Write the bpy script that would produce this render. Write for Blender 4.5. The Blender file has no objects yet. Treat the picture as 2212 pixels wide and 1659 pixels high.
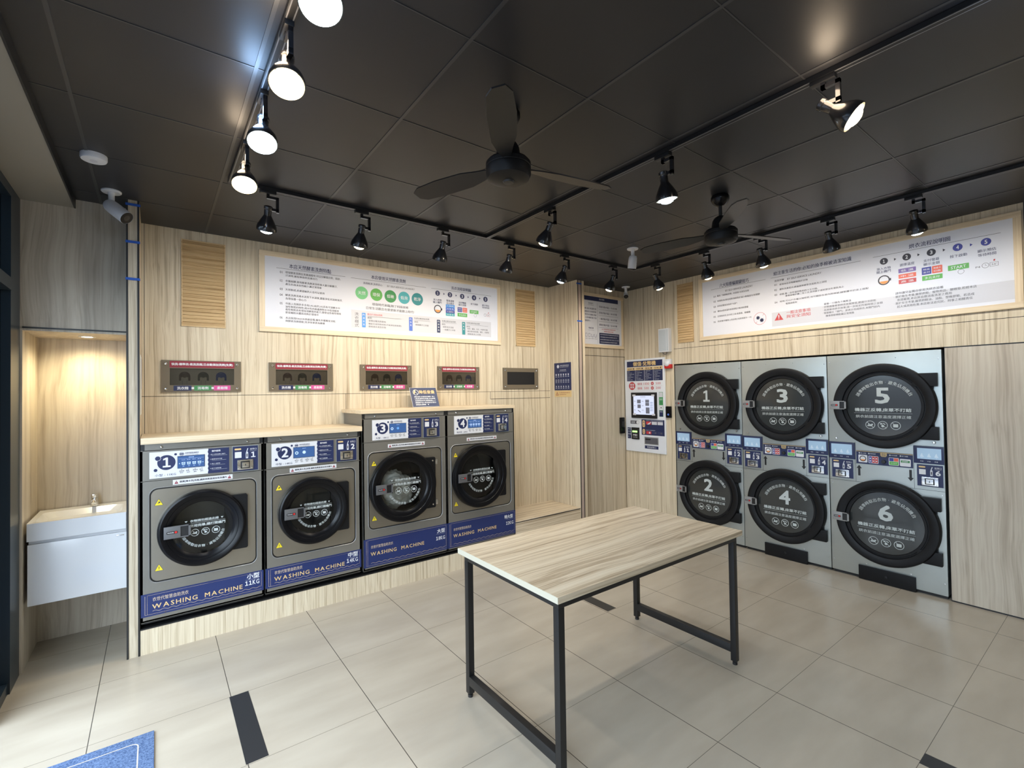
import bpy, bmesh, math, random
from mathutils import Matrix, Vector, noise
from math import sin, cos, pi, radians, atan2, hypot, tan
random.seed(7)
S = bpy.context.scene
COL = S.collection

# ------------------------------------------------------------ camera, world, exposure
def make_camera():
    W, F = 2212.0, 1028.862
    yaw, pitch, roll = radians(53.1498), radians(0.95808), radians(0.86181)
    fwd = Vector((cos(yaw), sin(yaw), 0)); right = Vector((sin(yaw), -cos(yaw), 0)); down = Vector((0, 0, -1))
    f2 = fwd*cos(pitch) - down*sin(pitch); d2 = down*cos(pitch) + fwd*sin(pitch)
    r3 = right*cos(roll) + d2*sin(roll); d3 = d2*cos(roll) - right*sin(roll)
    cam = bpy.data.cameras.new('camera'); o = bpy.data.objects.new('camera', cam); COL.objects.link(o)
    cam.sensor_fit = 'HORIZONTAL'; cam.sensor_width = 36.0; cam.lens = F/W*36.0; cam.clip_start = 0.02
    m = Matrix.Identity(4)
    for i in range(3):
        m[i][0] = r3[i]; m[i][1] = -d3[i]; m[i][2] = -f2[i]
    m[0][3], m[1][3], m[2][3] = 0.0, 0.0, 1.65
    o.matrix_world = m
    S.camera = o
make_camera()
wd = bpy.data.worlds.new('world'); S.world = wd; wd.use_nodes = True
bg = wd.node_tree.nodes['Background']
bg.inputs[0].default_value = (0.72, 0.86, 1.0, 1); bg.inputs[1].default_value = 7.0
S.view_settings.view_transform = 'Standard'; S.view_settings.look = 'None'
S.view_settings.gamma = 1.0; S.view_settings.use_curve_mapping = False
S.view_settings.exposure = 0.44
S.cycles.max_bounces = 7; S.cycles.diffuse_bounces = 5; S.cycles.glossy_bounces = 4
S.cycles.transparent_max_bounces = 10; S.cycles.caustics_reflective = False; S.cycles.caustics_refractive = False
S.cycles.sample_clamp_indirect = 4.0
WARM = (1.0, 0.87, 0.70); COOL = (0.84, 0.93, 1.0); NEUT = (1.0, 0.95, 0.88)
LAMP_W = 24.0      # one track lamp
CEIL = 2.924

# daylight portal in the shop front opening
pl = bpy.data.lights.new('portal', 'AREA'); pl.shape = 'RECTANGLE'; pl.size = 4.3; pl.size_y = 2.25
pl.cycles.is_portal = True
po = bpy.data.objects.new('shopfront_daylight', pl); COL.objects.link(po)
po.location = (-0.72, 1.35, 1.2); po.rotation_euler = (0, radians(-90), 0)

# ------------------------------------------------------------ materials
M = {}
def nt(name):
    m = bpy.data.materials.new(name); m.use_nodes = True
    t = m.node_tree; b = t.nodes['Principled BSDF']; M[name] = m
    return m, t, b
def mat(name, col, rough=0.5, metal=0.0, spec=0.5, emit=None, es=1.0, noise_amt=0.0, nscale=40.0, bump=0.0, coat=0.0):
    m, t, b = nt(name)
    c = (*col, 1)
    b.inputs['Base Color'].default_value = c; b.inputs['Roughness'].default_value = rough
    b.inputs['Metallic'].default_value = metal; b.inputs['Specular IOR Level'].default_value = spec
    if coat: b.inputs['Coat Weight'].default_value = coat; b.inputs['Coat Roughness'].default_value = 0.08
    if emit: b.inputs['Emission Color'].default_value = (*emit, 1); b.inputs['Emission Strength'].default_value = es
    if noise_amt or bump:
        tc = t.nodes.new('ShaderNodeTexCoord'); n = t.nodes.new('ShaderNodeTexNoise')
        n.inputs['Scale'].default_value = nscale; n.inputs['Detail'].default_value = 4
        t.links.new(tc.outputs['Object'], n.inputs['Vector'])
        if noise_amt:
            r = t.nodes.new('ShaderNodeValToRGB')
            lo = tuple(max(0, x*(1-noise_amt)) for x in col); hi = tuple(min(1, x*(1+noise_amt)) for x in col)
            r.color_ramp.elements[0].position = 0.3; r.color_ramp.elements[0].color = (*lo, 1)
            r.color_ramp.elements[1].position = 0.7; r.color_ramp.elements[1].color = (*hi, 1)
            t.links.new(n.outputs['Fac'], r.inputs['Fac']); t.links.new(r.outputs['Color'], b.inputs['Base Color'])
        if bump:
            bp = t.nodes.new('ShaderNodeBump'); bp.inputs['Strength'].default_value = bump; bp.inputs['Distance'].default_value = 0.002
            t.links.new(n.outputs['Fac'], bp.inputs['Height']); t.links.new(bp.outputs['Normal'], b.inputs['Normal'])
    return m
def wood(name, axis, stops, rough=0.42, dens=1.0, spec=0.4, warp=0.05):
    """straight grained laminate; the grain runs along axis (0,1,2)"""
    m, t, b = nt(name)
    N = t.nodes.new; L = t.links.new
    tc = N('ShaderNodeTexCoord')
    def mapped(s_across, s_along, src):
        mp = N('ShaderNodeMapping'); sc = [s_across]*3; sc[axis] = s_along
        mp.inputs['Scale'].default_value = sc; L(src, mp.inputs['Vector']); return mp.outputs[0]
    wn = N('ShaderNodeTexNoise'); wn.inputs['Scale'].default_value = 1.0; wn.inputs['Detail'].default_value = 2
    L(mapped(4*dens, 1.3, tc.outputs['Object']), wn.inputs['Vector'])
    sub = N('ShaderNodeVectorMath'); sub.operation = 'SUBTRACT'; sub.inputs[1].default_value = (0.5, 0.5, 0.5); L(wn.outputs['Color'], sub.inputs[0])
    scl = N('ShaderNodeVectorMath'); scl.operation = 'MULTIPLY'; a = [warp]*3; a[axis] = 0.0; scl.inputs[1].default_value = a; L(sub.outputs[0], scl.inputs[0])
    add = N('ShaderNodeVectorMath'); L(tc.outputs['Object'], add.inputs[0]); L(scl.outputs[0], add.inputs[1])
    n1 = N('ShaderNodeTexNoise'); n1.inputs['Scale'].default_value = 1; n1.inputs['Detail'].default_value = 5; n1.inputs['Roughness'].default_value = 0.62
    L(mapped(44*dens, 0.32, add.outputs[0]), n1.inputs['Vector'])
    n2 = N('ShaderNodeTexNoise'); n2.inputs['Scale'].default_value = 1; n2.inputs['Detail'].default_value = 3
    L(mapped(190*dens, 0.9, add.outputs[0]), n2.inputs['Vector'])
    mx = N('ShaderNodeMix'); mx.data_type = 'FLOAT'; mx.inputs[0].default_value = 0.33
    L(n1.outputs['Fac'], mx.inputs[2]); L(n2.outputs['Fac'], mx.inputs[3])
    r = N('ShaderNodeValToRGB')
    el = r.color_ramp.elements
    while len(el) < len(stops): el.new(0.5)
    for e, (p, c) in zip(el, stops): e.position = p; e.color = (*c, 1)
    L(mx.outputs[0], r.inputs['Fac']); L(r.outputs['Color'], b.inputs['Base Color'])
    b.inputs['Roughness'].default_value = rough; b.inputs['Specular IOR Level'].default_value = spec
    return m
ASH = [(0.33, (0.34, 0.27, 0.18)), (0.42, (0.48, 0.395, 0.275)), (0.50, (0.61, 0.52, 0.38)), (0.64, (0.69, 0.61, 0.465))]
ASHT = [(0.35, (0.30, 0.225, 0.145)), (0.44, (0.47, 0.375, 0.26)), (0.52, (0.62, 0.515, 0.375)), (0.64, (0.69, 0.60, 0.46))]
GREY = [(0.34, (0.32, 0.26, 0.185)), (0.43, (0.44, 0.37, 0.27)), (0.52, (0.55, 0.475, 0.36)), (0.64, (0.61, 0.54, 0.425))]
BROAD = [(0.32, (0.33, 0.275, 0.21)), (0.43, (0.43, 0.37, 0.295)), (0.52, (0.51, 0.45, 0.365)), (0.64, (0.57, 0.52, 0.43))]
PINE = [(0.32, (0.36, 0.225, 0.10)), (0.45, (0.54, 0.37, 0.19)), (0.55, (0.64, 0.46, 0.25)), (0.68, (0.70, 0.53, 0.31))]
PALE = [(0.32, (0.55, 0.42, 0.27)), (0.45, (0.68, 0.54, 0.36)), (0.55, (0.74, 0.61, 0.43)), (0.68, (0.80, 0.68, 0.50))]
wood('ash_v', 2, ASH); wood('ash_h', 0, ASHT, warp=0.05, dens=0.8); wood('grey_v', 2, GREY, dens=0.75); wood('broad_v', 2, BROAD, dens=0.45, warp=0.10)
wood('ash_table', 0, ASHT, rough=0.36, dens=0.62, warp=0.09)
wood('pine_h', 0, PINE, dens=1.3); wood('pale_h', 0, PALE); wood('pale_v', 2, PALE)
mat('edge_band', (0.56, 0.53, 0.43), 0.45)
mat('ceiling_panel', (0.021, 0.021, 0.024), 0.42, spec=0.4, noise_amt=0.06, nscale=3)
mat('ceiling_bar', (0.042, 0.042, 0.044), 0.4)
mat('bulkhead', (0.30, 0.27, 0.22), 0.42)
mat('black', (0.010, 0.010, 0.011), 0.42); mat('black_gloss', (0.004, 0.004, 0.005), 0.26, spec=0.22)
mat('rubber', (0.006, 0.006, 0.007), 0.48, spec=0.25); mat('black_metal', (0.016, 0.016, 0.017), 0.38, metal=0.3)
mat('lamp_black', (0.012, 0.012, 0.014), 0.22, coat=0.4)
mat('void', (0.006, 0.005, 0.005), 0.8)
mat('frame_dark', (0.018, 0.030, 0.044), 0.35)
mat('steel_dark', (0.215, 0.205, 0.182), 0.40, metal=0.45, noise_amt=0.04, nscale=6)
mat('steel_panel', (0.31, 0.285, 0.24), 0.33, metal=0.85, noise_amt=0.05, nscale=5)
mat('steel_light', (0.46, 0.49, 0.475), 0.34, metal=0.7, noise_amt=0.03, nscale=5)
mat('chrome', (0.8, 0.8, 0.8), 0.15, metal=1.0); mat('drum_steel', (0.12, 0.12, 0.12), 0.38, metal=1.0)
mat('latch_grey', (0.20, 0.20, 0.21), 0.45, metal=0.3); mat('latch_light', (0.30, 0.30, 0.30), 0.42, metal=0.4); mat('latch_mid', (0.13, 0.13, 0.135), 0.42, metal=0.3)
mat('white', (0.66, 0.67, 0.70), 0.45); mat('white_gloss', (0.72, 0.74, 0.78), 0.22, coat=0.3)
mat('paper', (0.70, 0.71, 0.77), 0.5); mat('lgray', (0.58, 0.58, 0.62), 0.5)
mat('cream', (0.74, 0.74, 0.69), 0.4)
mat('navy', (0.014, 0.022, 0.080), 0.42); mat('blue', (0.011, 0.024, 0.112), 0.42); mat('navy_ink', (0.035, 0.040, 0.11), 0.5)
mat('gold', (0.66, 0.47, 0.22), 0.45); mat('tan', (0.62, 0.50, 0.36), 0.5); mat('gray', (0.085, 0.085, 0.10), 0.5)
mat('mist', (0.55, 0.57, 0.62), 0.5); mat('tint', (0.42, 0.45, 0.62), 0.5)
mat('red', (0.50, 0.045, 0.050), 0.45); mat('red2', (0.72, 0.12, 0.07), 0.45); mat('maroon', (0.25, 0.018, 0.035), 0.45)
mat('g1', (0.16, 0.52, 0.22), 0.5); mat('g2', (0.11, 0.40, 0.08), 0.5); mat('g3', (0.04, 0.27, 0.08), 0.5)
mat('t1', (0.06, 0.38, 0.42), 0.5); mat('t2', (0.02, 0.23, 0.25), 0.5); mat('green', (0.05, 0.22, 0.08), 0.5)
mat('b1', (0.07, 0.28, 0.68), 0.5); mat('b2', (0.06, 0.15, 0.55), 0.5); mat('b3', (0.05, 0.06, 0.30), 0.5); mat('b4', (0.19, 0.12, 0.36), 0.5)
mat('dark', (0.03, 0.03, 0.045), 0.5); mat('pink', (0.58, 0.08, 0.28), 0.45); mat('yellow', (0.80, 0.62, 0.02), 0.45); mat('orange', (0.8, 0.30, 0.07), 0.5)
mat('tape', (0.012, 0.085, 0.42), 0.6)
mat('mauve_edge', (0.42, 0.33, 0.28), 0.5)
mat('glassfilm', (0.027, 0.030, 0.030), 0.2, coat=0.5)
mat('film_white', (0.46, 0.50, 0.50), 0.4)
mat('smoke', (0.17, 0.15, 0.125), 0.4)
mat('acrylic_frame', (0.155, 0.125, 0.085), 0.35)
mat('screen_blue', (0.02, 0.04, 0.1), 0.2, emit=(0.07, 0.20, 0.55), es=0.34); mat('screen_ink', (0.3, 0.4, 0.6), 0.4, emit=(0.45, 0.62, 1.0), es=0.5); mat('screen_soft', (0.3, 0.38, 0.45), 0.4, emit=(0.42, 0.52, 0.62), es=0.38)
mat('screen_pale', (0.2, 0.3, 0.4), 0.15, emit=(0.30, 0.42, 0.56), es=0.42); mat('screen_white', (0.3, 0.32, 0.4), 0.2, emit=(0.60, 0.66, 0.85), es=0.62)
mat('screen_dark', (0.08, 0.08, 0.1), 0.3, emit=(0.12, 0.13, 0.17), es=0.5); mat('led_green', (0.1, 0.4, 0.05), 0.3, emit=(0.35, 1.0, 0.22), es=1.6)
mat('led_blue', (0.1, 0.2, 0.6), 0.3, emit=(0.15, 0.3, 1.0), es=1.4)
mat('bulb_warm', (1, .9, .7), 0.3, emit=(1.0, 0.80, 0.48), es=14); mat('bulb_cool', (.9, .95, 1), 0.3, emit=(0.72, 0.90, 1.0), es=14)
mat('downlight', (1, .9, .7), 0.3, emit=(1.0, 0.88, 0.62), es=12)
mat('reflector', (0.75, 0.72, 0.66), 0.22, metal=1.0)
mat('laundry', (0.86, 0.83, 0.72), 0.7, noise_amt=0.25, nscale=14, bump=0.5)
mat('pink_jug', (0.035, 0.020, 0.016), 0.4); mat('dark_jug', (0.020, 0.022, 0.020), 0.35); mat('blue_jug', (0.01, 0.025, 0.10), 0.35)
mat('speaker_cloth', (0.50, 0.54, 0.57), 0.7); mat('alarm_red', (0.55, 0.02, 0.02), 0.3)
mat('door_tint', (0.02, 0.05, 0.06), 0.1, coat=0.5)
mat('rug_line', (0.45, 0.42, 0.36), 0.9)
def mat_rug():
    m, t, b = nt('rug')
    tc = t.nodes.new('ShaderNodeTexCoord'); n = t.nodes.new('ShaderNodeTexNoise'); n.inputs['Scale'].default_value = 160; n.inputs['Detail'].default_value = 4
    r = t.nodes.new('ShaderNodeValToRGB'); r.color_ramp.elements[0].position = 0.3; r.color_ramp.elements[0].color = (0.035, 0.065, 0.15, 1)
    r.color_ramp.elements[1].position = 0.7; r.color_ramp.elements[1].color = (0.15, 0.22, 0.38, 1)
    t.links.new(tc.outputs['Object'], n.inputs['Vector']); t.links.new(n.outputs['Fac'], r.inputs['Fac']); t.links.new(r.outputs['Color'], b.inputs['Base Color'])
    b.inputs['Roughness'].default_value = 0.95; b.inputs['Specular IOR Level'].default_value = 0.1
    bp = t.nodes.new('ShaderNodeBump'); bp.inputs['Strength'].default_value = 0.6; bp.inputs['Distance'].default_value = 0.003
    t.links.new(n.outputs['Fac'], bp.inputs['Height']); t.links.new(bp.outputs['Normal'], b.inputs['Normal'])
mat_rug()
def mat_glass(name, tint, gloss_rough=0.03, opacity=0.0, base=(0, 0, 0)):
    m = bpy.data.materials.new(name); m.use_nodes = True; M[name] = m
    t = m.node_tree; t.nodes.clear(); N = t.nodes.new; L = t.links.new
    o = N('ShaderNodeOutputMaterial'); tr = N('ShaderNodeBsdfTransparent'); tr.inputs[0].default_value = (*tint, 1)
    gl = N('ShaderNodeBsdfGlossy'); gl.inputs['Roughness'].default_value = gloss_rough
    fr = N('ShaderNodeFresnel'); fr.inputs[0].default_value = 1.5
    mx = N('ShaderNodeMixShader'); L(fr.outputs[0], mx.inputs[0]); L(tr.outputs[0], mx.inputs[1]); L(gl.outputs[0], mx.inputs[2]); L(mx.outputs[0], o.inputs[0])
mat_glass('door_glass', (0.78, 0.79, 0.78)); mat_glass('clear_glass', (0.92, 0.95, 0.96)); mat_glass('acrylic', (0.88, 0.86, 0.82)); mat_glass('tinted', (0.30, 0.40, 0.44))
def mat_floor():
    m, t, b = nt('floor_tile'); N = t.nodes.new; L = t.links.new
    g = N('ShaderNodeTexCoord'); sp = N('ShaderNodeSeparateXYZ'); L(g.outputs['Object'], sp.inputs[0])
    def lines(out, off, pitch, w):
        a = N('ShaderNodeMath'); a.operation = 'SUBTRACT'; a.inputs[1].default_value = off; L(out, a.inputs[0])
        d = N('ShaderNodeMath'); d.operation = 'DIVIDE'; d.inputs[1].default_value = pitch; L(a.outputs[0], d.inputs[0])
        r = N('ShaderNodeMath'); r.operation = 'ROUND'; L(d.outputs[0], r.inputs[0])
        s = N('ShaderNodeMath'); s.operation = 'SUBTRACT'; L(d.outputs[0], s.inputs[0]); L(r.outputs[0], s.inputs[1])
        ab = N('ShaderNodeMath'); ab.operation = 'ABSOLUTE'; L(s.outputs[0], ab.inputs[0])
        lt = N('ShaderNodeMath'); lt.operation = 'LESS_THAN'; lt.inputs[1].default_value = w/pitch; L(ab.outputs[0], lt.inputs[0])
        fl = N('ShaderNodeMath'); fl.operation = 'FLOOR'; L(d.outputs[0], fl.inputs[0])
        return lt.outputs[0], fl.outputs[0]
    lx, ix = lines(sp.outputs[0], 0.330, 0.5905, 0.0020); ly, iy = lines(sp.outputs[1], 3.659, 0.6045, 0.0012)
    n = N('ShaderNodeTexNoise'); n.inputs['Scale'].default_value = 2.2; n.inputs['Detail'].default_value = 6
    mp = N('ShaderNodeMapping'); mp.inputs['Scale'].default_value = (0.8, 2.6, 1); mp.inputs['Rotation'].default_value = (0, 0, 0.35)
    L(g.outputs['Object'], mp.inputs['Vector']); L(mp.outputs[0], n.inputs['Vector'])
    r = N('ShaderNodeValToRGB'); r.color_ramp.elements[0].position = 0.3; r.color_ramp.elements[0].color = (0.355, 0.312, 0.252, 1)
    r.color_ramp.elements[1].position = 0.7; r.color_ramp.elements[1].color = (0.42, 0.374, 0.305, 1); L(n.outputs['Fac'], r.inputs['Fac'])
    m1 = N('ShaderNodeMix'); m1.data_type = 'RGBA'; L(lx, m1.inputs[0]); L(r.outputs['Color'], m1.inputs[6]); m1.inputs[7].default_value = (0.07, 0.06, 0.05, 1)
    m2 = N('ShaderNodeMix'); m2.data_type = 'RGBA'; L(ly, m2.inputs[0]); L(m1.outputs[2], m2.inputs[6]); m2.inputs[7].default_value = (0.12, 0.105, 0.085, 1)
    L(m2.outputs[2], b.inputs['Base Color']); b.inputs['Roughness'].default_value = 0.24; b.inputs['Specular IOR Level'].default_value = 0.5
mat_floor()
mat('black_tile', (0.020, 0.021, 0.024), 0.32)

# ------------------------------------------------------------ mesh builder
TXT = {}
def text_mesh(s, bold=0):
    k = s
    if k in TXT: return TXT[k]
    if s == '1':     # slab footed figure one
        vs = [(0, 0), (0.60, 0), (0.60, 0.13), (0.40, 0.13), (0.40, 0.80), (0.22, 0.80), (0.22, 0.78), (0.03, 0.70), (0.03, 0.58), (0.22, 0.63), (0.22, 0.13), (0, 0.13)]
        TXT[k] = (vs, [tuple(range(12))], 0, 0.6, 0, 0.8); return TXT[k]
    c = bpy.data.curves.new('t', 'FONT'); c.body = s; c.size = 1; c.resolution_u = 2
    o = bpy.data.objects.new('t', c); COL.objects.link(o)
    bpy.context.view_layer.update()
    me = bpy.data.meshes.new_from_object(o.evaluated_get(bpy.context.evaluated_depsgraph_get()))
    vs = [(v.co.x, v.co.y) for v in me.vertices]; fs = [tuple(p.vertices) for p in me.polygons]
    bpy.data.meshes.remove(me); bpy.data.objects.remove(o); bpy.data.curves.remove(c)
    if not vs: TXT[k] = ([], [], 0, 1, 0, 1); return TXT[k]
    x0 = min(v[0] for v in vs); x1 = max(v[0] for v in vs); y0 = min(v[1] for v in vs); y1 = max(v[1] for v in vs)
    TXT[k] = (vs, fs, x0, x1, y0, y1); return TXT[k]

def rr_loop(x0, x1, z0, z1, r, arc=6, side=10):
    """rounded rectangle loop (counter clockwise from the right side) with the matching outer rectangle map"""
    pts = []; cs = [(x1-r, z0+r, -90), (x1-r, z1-r, 0), (x0+r, z1-r, 90), (x0+r, z0+r, 180)]
    for i, (cx, cz, a0) in enumerate(cs):
        for k in range(arc+1):
            a = radians(a0+90*k/arc); pts.append((cx+r*cos(a), cz+r*sin(a)))
        nx = cs[(i+1) % 4]; a1 = radians(nx[2]); e = (nx[0]+r*cos(a1), nx[1]+r*sin(a1)); s = pts[-1]
        for k in range(1, side): pts.append((s[0]+(e[0]-s[0])*k/side, s[1]+(e[1]-s[1])*k/side))
    return pts
def rr_outer(x0, x1, z0, z1, X0, X1, Z0, Z1, r, arc=6, side=10):
    ins = rr_loop(x0, x1, z0, z1, r, arc, side); out = []; n = arc+1+side-1
    for i, (x, z) in enumerate(ins):
        s, k = divmod(i, n)
        ex = [X1, X1, X0, X0][s]; ez = [Z0, Z1, Z1, Z0][s]
        hor_first = s in (0, 2)      # arcs 0 and 2 start on a horizontal edge, 1 and 3 on a vertical one
        if k <= arc:
            if k*2 == arc: out.append((ex, ez))
            elif (k*2 < arc) == hor_first: out.append((x, ez))
            else: out.append((ex, z))
        else:
            out.append([(X1, z), (x, Z1), (X0, z), (x, Z0)][s])
    return ins, out
class MB:
    def __init__(s): s.v = []; s.f = []; s.m = []; s.mats = []; s.T = None
    def mi(s, name):
        if name not in s.mats: s.mats.append(name)
        return s.mats.index(name)
    def add(s, vs, fs, m):
        b = len(s.v); i = s.mi(m)
        if s.T is not None: vs = [tuple(s.T @ Vector(v)) for v in vs]
        s.v += [tuple(v) for v in vs]; s.f += [tuple(b+k for k in f) for f in fs]; s.m += [i]*len(fs); return s
    def box(s, x0, x1, y0, y1, z0, z1, m, bev=0.0):
        if bev:
            bm = bmesh.new(); bmesh.ops.create_cube(bm, size=1)
            for v in bm.verts: v.co = Vector(((x0+x1)/2+v.co.x*(x1-x0), (y0+y1)/2+v.co.y*(y1-y0), (z0+z1)/2+v.co.z*(z1-z0)))
            bmesh.ops.bevel(bm, geom=bm.edges[:], offset=bev, segments=2, affect='EDGES', profile=0.7)
            vs = [tuple(v.co) for v in bm.verts]; bm.verts.index_update(); fs = [tuple(v.index for v in f.verts) for f in bm.faces]; bm.free()
            return s.add(vs, fs, m)
        vs = [(x0,y0,z0),(x1,y0,z0),(x1,y1,z0),(x0,y1,z0),(x0,y0,z1),(x1,y0,z1),(x1,y1,z1),(x0,y1,z1)]
        return s.add(vs, [(0,3,2,1),(4,5,6,7),(0,1,5,4),(1,2,6,5),(2,3,7,6),(3,0,4,7)], m)
    def rect(s, x0, x1, z0, z1, y, m): return s.add([(x0,y,z0),(x1,y,z0),(x1,y,z1),(x0,y,z1)], [(0,1,2,3)], m)
    def poly(s, pts, y, m): return s.add([(x,y,z) for x, z in pts], [tuple(range(len(pts)))], m)
    def rrect(s, x0, x1, z0, z1, y, m, r=0.005): return s.poly(rr_loop(x0, x1, z0, z1, r, 4, 1), y, m)
    def circ(s, cx, cz, r, y, m, n=28): return s.poly([(cx+r*cos(2*pi*i/n), cz+r*sin(2*pi*i/n)) for i in range(n)], y, m)
    def ring(s, cx, cz, r0, r1, y, m, n=32, a0=0, a1=360, sx=1.0):
        vs = []; full = abs(a1-a0) >= 360; k = n if full else n+1
        for i in range(k):
            a = radians(a0+(a1-a0)*i/n); vs += [(cx+r0*cos(a)*sx, y, cz+r0*sin(a)), (cx+r1*cos(a)*sx, y, cz+r1*sin(a))]
        fs = [(2*i, 2*i+1, (2*i+3) % (2*k), (2*i+2) % (2*k)) for i in range(n)]
        return s.add(vs, fs, m)
    def line(s, xa, za, xb, zb, w, y, m):
        d = hypot(xb-xa, zb-za) or 1; nx, nz = -(zb-za)/d*w/2, (xb-xa)/d*w/2
        return s.poly([(xa-nx, za-nz), (xb-nx, zb-nz), (xb+nx, zb+nz), (xa+nx, za+nz)], y, m)
    def frame(s, x0, x1, z0, z1, w, y, m):
        s.rect(x0, x1, z0, z0+w, y, m); s.rect(x0, x1, z1-w, z1, y, m); s.rect(x0, x0+w, z0+w, z1-w, y, m); s.rect(x1-w, x1, z0+w, z1-w, y, m); return s
    def text(s, t, x0, x1, zc, h, y, m, bold=0.0):
        vs, fs, a, b, c, d = text_mesh(t.strip(), bold)
        if not vs: return s
        kx = (x1-x0)/max(b-a, 1e-6); kz = h/max(d-c, 1e-6)
        if t.strip() == '1': bold = 0
        g = min(bold, 0.04)*h       # heavier strokes: the glyph struck several times, slightly shifted
        for i, (du, dv) in enumerate(((0, 0),) if not bold else (((-g, -g), (g, g), (g, -g), (-g, g), (0, 0)) if bold > 0.015 else ((-g, 0), (g, 0)))):
            s.add([(x0+(p-a)*kx+du, y-i*0.00003, zc-h/2+(q-c)*kz+dv) for p, q in vs], fs, m)
        return s
    def spaced(s, t, x0, x1, zc, h, y, m, bold=0.0, gap=0.30):
        ms = [text_mesh(ch, bold) for ch in t]; ws = [q[3]-q[2] for q in ms]; g = gap*0.7
        k = (x1-x0)/(sum(ws)+g*(len(t)-1)); x = x0; bold = max(bold, 0.016)
        for ch, q, w in zip(t, ms, ws): s.text(ch, x, x+w*k, zc, h, y, m, bold); x += (w+g)*k
        return s
    def arc_text(s, t, cx, cz, r, a0, a1, h, y, m, bottom=False, bold=0.01):
        n = len(t)
        for i, ch in enumerate(t):
            if ch == ' ': continue
            a = radians(a0+(a1-a0)*(i+0.5)/n); rot = a+pi/2 if bottom else a-pi/2
            vs, fs, x0, x1, c, d = text_mesh(ch)
            k = h/0.92; px, pz = cx+r*cos(a), cz+r*sin(a); g = bold*h
            for j, (du, dv) in enumerate(((-g, 0), (g, 0))):
                out = []
                for p, q in vs:
                    u = (p-(x0+x1)/2)*k+du; v = (q-(0.38 if ch != '·' else (c+d)/2))*k+dv
                    out.append((px+u*cos(rot)-v*sin(rot), y-j*0.00003, pz+u*sin(rot)+v*cos(rot)))
                s.add(out, fs, m)
        return s
    def bridge(s, la, ya, lb, yb, m):
        n = len(la); vs = [(x, ya, z) for x, z in la]+[(x, yb, z) for x, z in lb]
        return s.add(vs, [(i, (i+1) % n, n+(i+1) % n, n+i) for i in range(n)], m)
    def lathe(s, prof, mats, origin=(0,0,0), axis=(0,-1,0), n=48, caps=False):
        """profile (radius, distance along axis)"""
        ax = Vector(axis).normalized(); u = ax.orthogonal().normalized(); w = ax.cross(u); o = Vector(origin)
        vs = []
        for r, t in prof:
            for i in range(n):
                a = 2*pi*i/n; vs.append(tuple(o+ax*t+u*(r*cos(a))+w*(r*sin(a))))
        for j in range(len(prof)-1):
            mm = mats if isinstance(mats, str) else mats[j]
            s.add(vs[j*n:(j+2)*n], [(i, (i+1) % n, n+(i+1) % n, n+i) for i in range(n)], mm)
        if caps:
            mm = mats if isinstance(mats, str) else mats[0]
            s.add(vs[:n], [tuple(range(n))], mm); s.add(vs[-n:], [tuple(range(n))], mats if isinstance(mats, str) else mats[-1])
        return s
    def tube(s, pts, r, m, n=10):
        P = [Vector(p) for p in pts]
        for a, b in zip(P, P[1:]):
            s.lathe([(0.0001, -r*0.3), (r, -r*0.3), (r, (b-a).length+r*0.3), (0.0001, (b-a).length+r*0.3)], m, a, (b-a), n)
        return s
    def prism(s, pts, y0, y1, m):
        n = len(pts); s.add([(x,y0,z) for x, z in pts]+[(x,y1,z) for x, z in pts], [tuple(range(n)), tuple(range(2*n-1, n-1, -1))]+[(i, n+i, n+(i+1) % n, (i+1) % n) for i in range(n)], m); return s
    def build(s, name, parent=None, shift=(0,0,0), merge=True):
        me = bpy.data.meshes.new(name)
        me.from_pydata([(v[0]+shift[0], v[1]+shift[1], v[2]+shift[2]) for v in s.v], [], s.f)
        for n in s.mats: me.materials.append(M[n])
        me.polygons.foreach_set('material_index', s.m)
        if merge:
            bm = bmesh.new(); bm.from_mesh(me); bmesh.ops.remove_doubles(bm, verts=bm.verts, dist=0.00001); bmesh.ops.recalc_face_normals(bm, faces=bm.faces); bm.to_mesh(me); bm.free()
        me.polygons.foreach_set('use_smooth', [True]*len(me.polygons)); me.set_sharp_from_angle(angle=radians(32)); me.update()
        o = bpy.data.objects.new(name, me); COL.objects.link(o)
        if parent is not None: o.parent = parent
        return o
def thing(name, label, cat, loc=(0,0,0), rz=0.0, group=None):
    o = bpy.data.objects.new(name, None); COL.objects.link(o); o.empty_display_size = 0.1
    o.location = loc; o.rotation_euler = (0, 0, rz); o['label'] = label; o['category'] = cat
    if group: o['group'] = group
    return o
def tag(o, label, cat, group=None, loc=None, rz=None):
    o['label'] = label; o['category'] = cat
    if group: o['group'] = group
    if loc is not None: o.location = loc
    if rz is not None: o.rotation_euler = (0, 0, rz)
    return o
def struct(o): o['kind'] = 'structure'; return o
def dup(root):
    r = root.copy(); COL.objects.link(r)
    for ch in list(root.children):
        c = ch.copy(); COL.objects.link(c); c.parent = r
        for g in ch.children:
            d = g.copy(); COL.objects.link(d); d.parent = c
    return r
RW = radians(-90)      # things on the dryer wall face -X

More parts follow.
